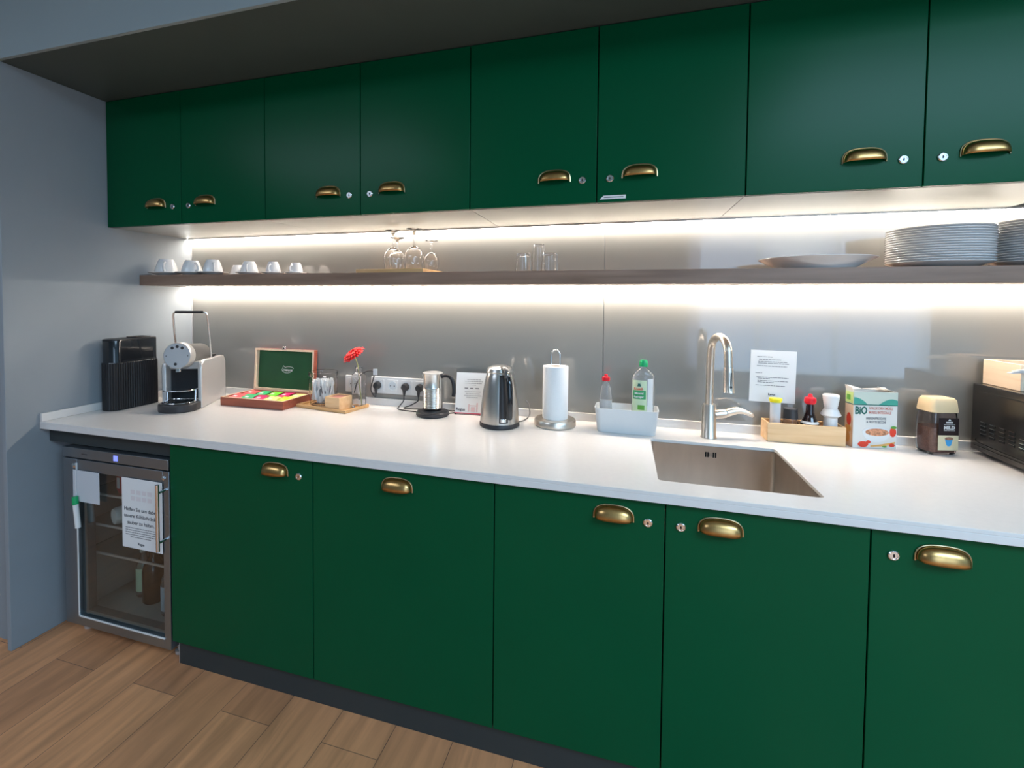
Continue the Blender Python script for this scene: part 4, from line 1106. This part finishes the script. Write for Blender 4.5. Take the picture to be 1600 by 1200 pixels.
# ------------------------------------------------------------------ wooden organiser with condiments
t = thing('wooden_organiser', 'open pale wooden box holding the condiments right of the tap', 'box', (2.690, -0.102, ZC + 0.0005), R(2))
ow, od, oh = 0.238, 0.078, 0.066
bm = nb()
box(bm, 0, ow, 0, 0.006, 0, oh); box(bm, 0, ow, od - 0.006, od, 0, oh); box(bm, 0, 0.006, 0.006, od - 0.006, 0, oh); box(bm, ow - 0.006, ow, 0.006, od - 0.006, 0, oh); box(bm, 0.006, ow - 0.006, 0.006, od - 0.006, 0, 0.005)
finish(bm, 'box', 'pine', t, bevel=0.0008)
zo = ZC + 0.0062
t = thing('sweetener_tube', 'slim clear tube with a bright yellow cap in the wooden box', 'spice tube', (2.722, -0.064, zo))
bm = nb(); lathe(bm, [(0, 0), (0.0155, 0), (0.0165, 0.003), (0.0165, 0.128), (0, 0.128)], 24); tb_ = finish(bm, 'tube', 'frost', t, smooth=True)
bm = nb(); lathe(bm, [(0, 0.002), (0.0135, 0.002), (0.0135, 0.068), (0, 0.068)], 20); finish(bm, 'contents', 'orange', t, smooth=True)
bm = nb(); lathe(bm, [(0, 0.1282), (0.0180, 0.1282), (0.0185, 0.131), (0.0215, 0.137), (0.0205, 0.142), (0, 0.144)], 28); finish(bm, 'cap', 'yellow', t, smooth=True)
t = thing('spice_jar', 'low glass spice jar with a wide black cap in the wooden box', 'spice jar', (2.772, -0.058, zo))
bm = nb(); lathe(bm, [(0, 0), (0.023, 0), (0.025, 0.004), (0.025, 0.058), (0.021, 0.066), (0.021, 0.072), (0, 0.072)], 28); finish(bm, 'jar', 'jarglass', t, smooth=True)
bm = nb(); lathe(bm, [(0, 0.003), (0.0225, 0.003), (0.0225, 0.046), (0, 0.046)], 24); finish(bm, 'spice', 'cereal', t, smooth=True)
bm = nb(); lathe(bm, [(0, 0.0722), (0.0235, 0.0722), (0.0215, 0.106), (0.0195, 0.108), (0, 0.108)], 28); finish(bm, 'cap', 'dkgrey', t, smooth=True)
t = thing('soy_sauce_bottle', 'dark soy sauce bottle with a red cap in the wooden box', 'bottle', (2.830, -0.061, zo))
bm = nb(); lathe(bm, [(0, 0), (0.027, 0), (0.0300, 0.006), (0.0305, 0.040), (0.028, 0.060), (0.019, 0.078), (0.013, 0.100), (0.0115, 0.128), (0, 0.128)], 32); finish(bm, 'bottle', 'soy', t, smooth=True)
bm = nb(); lathe(bm, [(0, 0.1282), (0.0130, 0.1282), (0.0170, 0.132), (0.0185, 0.140), (0.0170, 0.150), (0.008, 0.154), (0.0055, 0.163), (0, 0.165)], 24); finish(bm, 'cap', 'red', t, smooth=True)
bm = nb(); lathe(bm, [(0.0278, 0.0612), (0.0240, 0.069)], 24); finish(bm, 'label_band', 'white', t, smooth=True)
t = thing('pepper_mill', 'white waisted pepper mill in the wooden box beside the muesli', 'grinder', (2.893, -0.060, zo))
bm = nb(); lathe(bm, [(0, 0), (0.0225, 0), (0.0225, 0.002), (0.0195, 0.086), (0, 0.086)], 32); finish(bm, 'base', 'white', t, smooth=True)
bm = nb(); lathe(bm, [(0, 0.0862), (0.0200, 0.0862), (0.0300, 0.094), (0.0300, 0.097), (0.0195, 0.116), (0, 0.116)], 32); finish(bm, 'collar', 'white', t, smooth=True)
bm = nb(); lathe(bm, [(0, 0.1165), (0.0185, 0.1165), (0.0250, 0.158), (0.0250, 0.162), (0.023, 0.165), (0, 0.166)], 32); finish(bm, 'top', 'white', t, smooth=True)

# ------------------------------------------------------------------ muesli carton
t = thing('muesli_box', 'open organic muesli carton with a bowl picture and BIO lettering', 'cereal box', (2.949, -0.088, ZC + 0.0005), R(9))
mw_, md, mh_ = 0.134, 0.044, 0.190
bm = nb()
# open carton: four walls and a floor
for a in ((0, mw_, 0, 0.001, 0, mh_), (0, mw_, md - 0.001, md, 0, mh_), (0, 0.001, 0.001, md - 0.001, 0, mh_), (mw_ - 0.001, mw_, 0.001, md - 0.001, 0, mh_), (0.001, mw_ - 0.001, 0.001, md - 0.001, 0, 0.001)): box(bm, *a)
ct = finish(bm, 'carton', 'carton', t)
bm = nb()
def flap(pts):
    vs = [bm.verts.new(p) for p in pts]; bm.faces.new(vs)
flap([(0.0, 0.0, mh_), (0.0, md, mh_), (-0.006, md * 0.9, mh_ + 0.018), (-0.004, 0.006, mh_ + 0.014)])
flap([(mw_, 0.0, mh_), (mw_, md, mh_), (mw_ - 0.040, md * 0.85, mh_ + 0.014), (mw_ - 0.034, 0.006, mh_ + 0.010)])
flap([(0.0, md, mh_), (mw_, md, mh_), (mw_ - 0.01, md + 0.004, mh_ + 0.010), (0.05, md - 0.006, mh_ + 0.004), (0.006, md + 0.004, mh_ + 0.016)])
finish(bm, 'open_flap', 'carton', t, solid=0.0008)
e = -0.0004
bm = nb(); box(bm, 0, mw_, e * 2, e, 0.146, mh_); box(bm, e * 2, e, 0.0, md, 0.146, mh_); hb = finish(bm, 'printed_header', mat('pale_grey_green_print', (0.60, 0.64, 0.54), rough=0.5), ct)
bm = nb()
prism(bm, [(0.0, 0.147)] + [(0.042 * k / 8, 0.147 + 0.024 * math.cos(PI / 2 * k / 8) ** 0.8) for k in range(9)], 0.0009, 0.0012, XZ)
prism(bm, [(mw_ - 0.058, 0.147)] + [(mw_ - 0.058 + 0.058 * k / 8, 0.147 + 0.020 * math.sin(PI * 0.72 * k / 8)) for k in range(1, 9)] + [(mw_, 0.147)], 0.0009, 0.0012, XZ)
finish(bm, 'printed_hills', 'teal', hb)
bm = nb(); box(bm, 0.0, mw_, -0.0014, -0.0009, 0.1445, 0.1475); box(bm, e * 3, e, 0, md, 0.1445, 0.1475); finish(bm, 'printed_rule', 'tealdark', hb)
bm = nb(); box(bm, e * 3.2, e * 2.2, 0.002, md - 0.002, 0.149, mh_ - 0.004); finish(bm, 'printed_green_side', 'limeink', hb)
bm = nb(); box(bm, e * 4, e * 3.2, 0.016, 0.036, 0.158, 0.176); finish(bm, 'side_logo', 'leaf', hb)
text('BiO', 0.036, 'tealdark', ct, (0.004, -0.0009, 0.1145), bold=0.0012, sx=0.66)
text('VOLLKORN MÜSLI', 0.0135, 'rose', ct, (0.047, -0.0009, 0.1305), bold=0.0002, sx=0.66)
text('MUESLI INTEGRALE', 0.0125, 'rose', ct, (0.047, -0.0009, 0.1165), bold=0.0002, sx=0.64)
text('BEEREN/FRÜCHTE', 0.0115, 'ink', ct, (0.070, -0.0009, 0.0965), align='CENTER', bold=0.0001, sx=0.66)
text('& FRUTTI SECCHI', 0.0115, 'ink', ct, (0.070, -0.0009, 0.0845), align='CENTER', bold=0.0001, sx=0.66)
def ell(cx, cz, rx, rz, n=24, a0=0, a1=360): return [(cx + rx * math.cos(R(a0 + (a1 - a0) * k / n)), cz + rz * math.sin(R(a0 + (a1 - a0) * k / n))) for k in range(n + (a1 - a0 < 360))]
bm = nb(); prism(bm, [(0.034, 0.054)] + ell(0.072, 0.054, 0.042, 0.034, 20, 180, 360) , 0.0004, 0.0008, XZ); prism(bm, ell(0.072, 0.054, 0.044, 0.017), 0.0005, 0.0009, XZ); finish(bm, 'printed_bowl', 'white', ct)
bm = nb(); prism(bm, ell(0.074, 0.054, 0.036, 0.0125), 0.0010, 0.0013, XZ); finish(bm, 'printed_muesli', 'cereal', ct)
bm = nb(); prism(bm, ell(0.122, 0.056, 0.010, 0.016), 0.0010, 0.0013, XZ); prism(bm, ell(0.032, 0.012, 0.016, 0.010), 0.0010, 0.0013, XZ); prism(bm, ell(0.048, 0.020, 0.007, 0.006), 0.0010, 0.0013, XZ); prism(bm, ell(0.120, 0.012, 0.009, 0.006), 0.0010, 0.0013, XZ); finish(bm, 'printed_strawberries', 'strawb', ct)
bm = nb(); prism(bm, [(0.055, 0.004), (0.10, 0.008), (0.13, 0.018), (0.13, 0.024), (0.09, 0.014), (0.055, 0.009)], 0.0009, 0.0011, XZ); finish(bm, 'printed_oats', 'orange', ct)
bm = nb(); prism(bm, ell(0.124, 0.072, 0.009, 0.005), 0.0011, 0.0014, XZ); prism(bm, ell(0.098, 0.006, 0.008, 0.003), 0.0012, 0.0015, XZ); finish(bm, 'printed_leaves', 'leaf', ct)
bm = nb(); box(bm, e * 2, e, 0.0, md, 0.0, 0.144); sd = finish(bm, 'printed_side', 'cartonside', ct)
YZ = Matrix(((0, 0, -1, 0), (1, 0, 0, 0), (0, 1, 0, 0), (0, 0, 0, 1)))
bm = nb(); prism(bm, ell(0.022, 0.092, 0.012, 0.022), 0.0010, 0.0013, YZ); finish(bm, 'side_strawberry', 'strawb', sd)
bm = nb(); prism(bm, ell(0.024, 0.060, 0.016, 0.012), 0.0010, 0.0013, YZ); prism(bm, ell(0.03, 0.03, 0.015, 0.02), 0.0010, 0.0013, YZ); finish(bm, 'side_fruit', 'orange', sd)

# ------------------------------------------------------------------ coffee jar
t = thing('coffee_jar', 'instant coffee jar with a beige lid and a dark MILD label', 'jar', (3.189, -0.068, ZC + 0.0005), R(14))
def cj(w, d, z, r): return [Vector((x, y, z)) for x, y in rrect(-w, w, -d, d, r, 5)]
bm = nb(); loft(bm, [cj(0.036, 0.026, 0, 0.012), cj(0.042, 0.032, 0.006, 0.014), cj(0.045, 0.036, 0.03, 0.015), cj(0.0435, 0.035, 0.11, 0.015), cj(0.041, 0.033, 0.136, 0.015), cj(0.039, 0.031, 0.138, 0.014),
                     cj(0.0405, 0.033, 0.108, 0.013), cj(0.042, 0.033, 0.032, 0.013), cj(0.039, 0.029, 0.009, 0.012)])
finish(bm, 'jar', 'jarglass', t, smooth=True)
bm = nb(); loft(bm, [cj(0.0385, 0.0285, 0.0095, 0.012), cj(0.0412, 0.0322, 0.032, 0.0125), cj(0.0405, 0.0320, 0.088, 0.0125)]); finish(bm, 'coffee', 'coffee', t, smooth=True)
bm = nb(); loft(bm, [cj(0.0435, 0.0355, 0.1385, 0.015), cj(0.0435, 0.0355, 0.146, 0.015), cj(0.0405, 0.0325, 0.176, 0.015), cj(0.036, 0.028, 0.183, 0.014)]); finish(bm, 'lid', 'beigelid', t, smooth=True)
bm = nb(); box(bm, -0.026, 0.036, -0.0372, -0.0364, 0.066, 0.122); lb = finish(bm, 'label', 'labdark', t); lb['label'] = 'dark and cream coffee label'
bm = nb(); box(bm, -0.026, 0.036, -0.0373, -0.0364, 0.018, 0.066); finish(bm, 'label_lower', 'labcream', lb)
text('MILD', 0.0145, 'white', lb, (0.007, -0.0376, 0.086), align='CENTER', bold=0.0007, sx=1.05)
lines([(-0.010, 0.024, 0.101), (-0.010, 0.024, 0.082)], 0.0014, 'white', lb, y=-0.0373)
lines([(-0.004, 0.018, 0.108)], 0.0045, 'white', lb, name='printed_name', y=-0.0373)
bm = nb(); prism(bm, [(0.001, 0.113), (0.013, 0.113), (0.007, 0.119)], 0.0373, 0.0376, XZ); finish(bm, 'label_emblem', 'white', lb)
bm = nb(); prism(bm, [(-0.006, 0.056), (0.019, 0.056), (0.014, 0.034), (0.009, 0.031), (0.003, 0.031), (-0.001, 0.036)], 0.0374, 0.0377, XZ); finish(bm, 'printed_cup', 'cupblue', lb)
bm = nb(); prism(bm, ell(0.0065, 0.056, 0.013, 0.005), 0.0378, 0.0380, XZ); finish(bm, 'printed_coffee', 'coffee', lb)

# ------------------------------------------------------------------ microwave and the wooden box on it
t = thing('microwave', 'black metal microwave cut off at the right end of the worktop', 'microwave', (3.306, -0.372, ZC + 0.0005))
bm = nb(); box(bm, 0.0, 0.46, 0.0, 0.352, 0.012, 0.229); mwb = finish(bm, 'housing', 'mwave', t, bevel=0.003)
# pressed panel on the side: raised edge bead
bm = nb()
bead = [(-0.0005, 0.352 - y, z) for y, z in ((0.035, 0.205), (0.235, 0.205), (0.252, 0.185), (0.262, 0.10))]
tube(bm, smooth_path(bead, 6), 0.0022, 8); tube(bm, [(-0.0003, 0.335, 0.028), (-0.0003, 0.06, 0.028)], 0.0018, 8)
tube(bm, smooth_path([(-0.0003, 0.330, 0.052), (-0.0003, 0.31, 0.040), (-0.0003, 0.12, 0.036)], 5), 0.0018, 8)
finish(bm, 'pressed_bead', 'mwave', mwb, smooth=True)
for k in range(5):
    bm = nb(); bl = nb(); yv = 0.352 - 0.045 - k * 0.040
    for j in range(4 if k < 4 else 3):
        z = 0.066 + j * 0.0125 - k * 0.0
        box(bm, -0.0012, 0.0006, yv - 0.022, yv, z, z + 0.0062)
    vg = finish(bm, 'vent_slots', 'blackslot', mwb)
    bl.free()
bm = nb()
for k in range(5):
    yv = 0.352 - 0.045 - k * 0.040
    for j in range(4 if k < 4 else 3):
        z = 0.066 + j * 0.0125; box(bm, -0.0022, -0.0004, yv - 0.022, yv, z + 0.0062, z + 0.0080)
finish(bm, 'vent_louvres', 'chrome', mwb)
bm = nb(); box(bm, 0.004, 0.33, -0.022, -0.001, 0.014, 0.226); dr_ = finish(bm, 'door', 'blackgloss', t, bevel=0.002)
bm = nb(); box(bm, 0.332, 0.456, -0.020, -0.001, 0.014, 0.226); finish(bm, 'control_panel', 'dkgrey', t, bevel=0.002)
for x in (0.04, 0.42):
    for y in (0.05, 0.30):
        bm = nb(); lathe(bm, [(0, 0), (0.013, 0), (0.015, 0.0118), (0, 0.0118)], 16, cx=x, cy=y); finish(bm, 'foot', 'black', t, smooth=True)
zm = ZC + 0.230
t = thing('stirrer_box', 'pale wooden box with a grey front on top of the microwave', 'box', (3.333, -0.175, zm))
bm = nb(); q0, q1, qh = 0.26, 0.158, 0.079
box(bm, 0, 0.008, 0.0, q1, 0, qh); box(bm, q0 - 0.008, q0, 0.0, q1, 0, qh); box(bm, 0.008, q0 - 0.008, q1 - 0.008, q1, 0, qh); box(bm, 0.008, q0 - 0.008, 0.0, q1 - 0.008, 0, 0.006)
box(bm, 0.008, q0 - 0.008, 0.0, 0.006, qh - 0.006, qh)
finish(bm, 'box', 'pinepale', t, bevel=0.001)
bm = nb(); box(bm, 0.0085, q0 - 0.0085, 0.006, 0.009, 0.0065, 0.0545); finish(bm, 'grey_front_panel', 'bluegrey', t)
st = None
for k in range(3):
    if st is None:
        st = thing('stirrer_stick', 'lowest white wrapped stick poking out of the wooden box on the microwave', 'stirrer', (0, 0, 0), 0, 'wrapped sticks on the wooden box')
        bm = nb(); prism(bm, rrect(-0.006, 0.006, 0, 0.15, 0.002, 2), 0, 0.0036); finish(bm, 'wrapper', 'paper', st, bevel=0.0006); o = st
    else: o = copy_tree(st)
    o['label'] = '%s white wrapped stick poking out of the wooden box on the microwave' % ('lowest', 'middle', 'topmost')[k]
    o.location = (3.286 + 0.010 * k, -0.206 - 0.001 * k, zm + 0.0555 + 0.0045 * k); o.rotation_euler = (0, 0, R(-60 - 3 * k))

# ------------------------------------------------------------------ things on the shelf
def cup(label, x, y, r, h, hang, saucer=True, grp='upturned white cups on the shelf', slabel=None):
    zz = ZS + 0.0004
    if saucer:
        s = thing('saucer', slabel, 'saucer', (x, y, zz), 0, 'white saucers on the shelf')
        rs = r * 1.52
        bm = nb(); lathe(bm, [(0, 0), (r * 0.72, 0), (r * 0.75, 0.003), (rs * 0.97, 0.0125), (rs, 0.0145), (rs * 0.985, 0.0155), (r * 0.75, 0.0062), (r * 0.5, 0.005), (0, 0.005)], 40)
        finish(bm, 'dish', 'china', s, smooth=True)
        zz += 0.0075
        if r * 0.99 > r * 0.75: zz = ZS + 0.0004 + 0.0062 + (r - r * 0.75) / (rs * 0.985 - r * 0.75) * 0.0093 + 0.0006
    c = thing('cup', label, 'cup', (x, y, zz), hang, grp)
    bm = nb(); lathe(bm, [(r * 0.97, 0.0), (r, 0.0), (r * 0.985, h * 0.12), (r * 0.90, h * 0.42), (r * 0.74, h * 0.78), (r * 0.62, h * 0.955), (r * 0.58, h), (r * 0.52, h), (r * 0.50, h * 0.965), (0, h * 0.96), ], 36)
    lathe(bm, [(r * 0.97, 0.0), (r * 0.95, h * 0.12), (r * 0.86, h * 0.42), (r * 0.70, h * 0.78), (0, h * 0.90)], 36)
    bmesh.ops.remove_doubles(bm, verts=bm.verts, dist=1e-5)
    b_ = finish(bm, 'bowl', 'china', c, smooth=True)
    bm = nb(); tube(bm, smooth_path([(r * 0.90, 0, h * 0.22), (r * 1.22, 0, h * 0.16), (r * 1.38, 0, h * 0.40), (r * 1.15, 0, h * 0.66), (r * 0.74, 0, h * 0.76)], 6), 0.0042 * r / 0.045, 10)
    finish(bm, 'handle', 'china', c, smooth=True)
    return c
cups = [
    (0.085, -0.218, 0.050, 0.068, R(-50), True, 'upturned white cup, the leftmost and largest on the shelf'),
    (0.232, -0.210, 0.046, 0.060, R(-20), True, 'upturned white cup on the second saucer from the left wall'),
    (0.352, -0.205, 0.044, 0.062, R(-40), True, 'upturned white cup on the third saucer, with a smaller cup behind it'),
    (0.385, -0.085, 0.038, 0.055, R(-20), False, 'small upturned white cup at the back behind the third saucer'),
    (0.510, -0.150, 0.040, 0.056, R(-60), True, 'upturned white cup on the fourth saucer, right of the hidden small cup'),
    (0.632, -0.135, 0.034, 0.054, R(-75), True, 'small upturned white cup on the fifth saucer from the left wall'),
    (0.738, -0.110, 0.032, 0.050, R(-90), True, 'smallest upturned white cup, the rightmost of the row'),
]
for k, (x, y, r, h, hg_, sc, lab) in enumerate(cups):
    cup(lab, x, y, r, h, hg_, sc, slabel=['white saucer under the leftmost cup', 'white saucer, second from the left wall', 'white saucer, third from the left wall', None,
        'white saucer, fourth from the left wall', 'white saucer, fifth from the left wall', 'white saucer under the rightmost cup of the row'][k])

t = thing('serving_board', 'thin wooden board on the shelf under the upturned wine glasses', 'board', (1.140, -0.255, ZS + 0.0004))
bm = nb(); box(bm, 0, 0.300, 0, 0.215, 0, 0.016); finish(bm, 'board', 'bamboo', t, bevel=0.002)
zb = ZS + 0.0170
def wine(label, x, y, r, h, bowl):
    """upturned stem glass, rim down"""
    g = thing('wine_glass', label, 'wine glass', (x, y, zb), 0, 'upturned wine glasses on the board')
    w = 0.0014; fr = r * 0.82
    outer = [(r * 0.80, 0), (r * 0.93, bowl * 0.25), (r, bowl * 0.50), (r * 0.90, bowl * 0.74), (r * 0.55, bowl * 0.93), (r * 0.16, bowl * 1.03), (0.0042, bowl * 1.14), (0.0036, h * 0.80), (0.0050, h * 0.90), (0.011, h * 0.955), (fr * 0.8, h - 0.003), (fr, h - 0.0018), (fr, h), (0, h - 0.0008)]
    inner = [(r * 0.80 - w, 0), (r * 0.93 - w, bowl * 0.25), (r - w, bowl * 0.50), (r * 0.90 - w, bowl * 0.73), (r * 0.53 - w, bowl * 0.91), (0, bowl * 0.985)]
    bm = nb(); lathe(bm, list(reversed(inner)) + outer, 40)
    finish(bm, 'glass', 'thinglass', g, smooth=True)
wine('tall upturned wine glass at the left, its foot near the cabinet underside', 1.243, -0.125, 0.041, 0.172, 0.098)
wine('tall upturned wine glass in the middle, reaching up to the cabinet underside', 1.352, -0.147, 0.041, 0.172, 0.098)
wine('short upturned wine glass standing in front of the left tall one', 1.300, -0.200, 0.034, 0.130, 0.078)
wine('short upturned wine glass, rightmost on the board', 1.403, -0.083, 0.0335, 0.130, 0.078)
def tumbler(label, x, y, r0, r1, h):
    g = thing('water_glass', label, 'water glass', (x, y, ZS + 0.0004), 0, 'upturned tumblers on the shelf')
    w = 0.0018
    bm = nb(); lathe(bm, [(0, h - 0.009), (r1 - w, h - 0.009), (r0 - w, 0), (r0, 0), (r1, h - 0.001), (r1 - 0.001, h), (0, h)], 36)
    finish(bm, 'glass', 'thinglass', g, smooth=True)
tumbler('short upturned tumbler at the left of the tumbler group', 1.823, -0.170, 0.032, 0.026, 0.074)
tumbler('tall narrow upturned tumbler in the middle of the group', 1.868, -0.090, 0.029, 0.022, 0.116)
tumbler('short upturned tumbler at the right of the tumbler group', 1.922, -0.155, 0.033, 0.028, 0.074)

def plate(label, x, y, z, r, h, grp, name='plate', cat='plate', shared=None):
    if shared: 
        o = copy_tree(shared); o['label'] = label; o.location = (x, y, z); return o
    s = thing(name, label, cat, (x, y, z), 0, grp)
    bm = nb(); lathe(bm, [(0, 0.001), (r * 0.60, 0.001), (r * 0.605, 0), (r * 0.64, 0), (r * 0.65, 0.002), (r * 0.955, h - 0.0055), (r * 0.99, h - 0.0026), (r, h - 0.0015), (r * 0.995, h), (r * 0.66, 0.0055), (0, 0.0055)], 56)
    finish(bm, 'dish', 'china', s, smooth=True)
    return s
plate('single large white platter lying on the shelf left of the plate stacks', 2.797, -0.168, ZS + 0.0004, 0.163, 0.036, None, 'platter', 'platter')
ORD = ('first second third fourth fifth sixth seventh eighth ninth tenth eleventh twelfth thirteenth fourteenth fifteenth sixteenth').split()
def stack(x, y, r, n, which, grp):
    first = None
    for k in range(n):
        z = ZS + 0.0004 + k * 0.00735
        if k == 0: lab = 'white plate at the bottom of the %s stack' % which
        elif k == n - 1: lab = 'topmost white plate of the %s stack' % which
        else: lab = 'white plate, %s from the bottom of the %s stack' % (ORD[k], which)
        p_ = plate(lab, x, y, z, r, 0.020, grp, shared=first)
        first = first or p_
stack(3.133, -0.150, 0.128, 15, 'left', 'plates in the left stack on the shelf')
stack(3.402, -0.150, 0.128, 17, 'right, cut-off', 'plates in the right stack on the shelf')
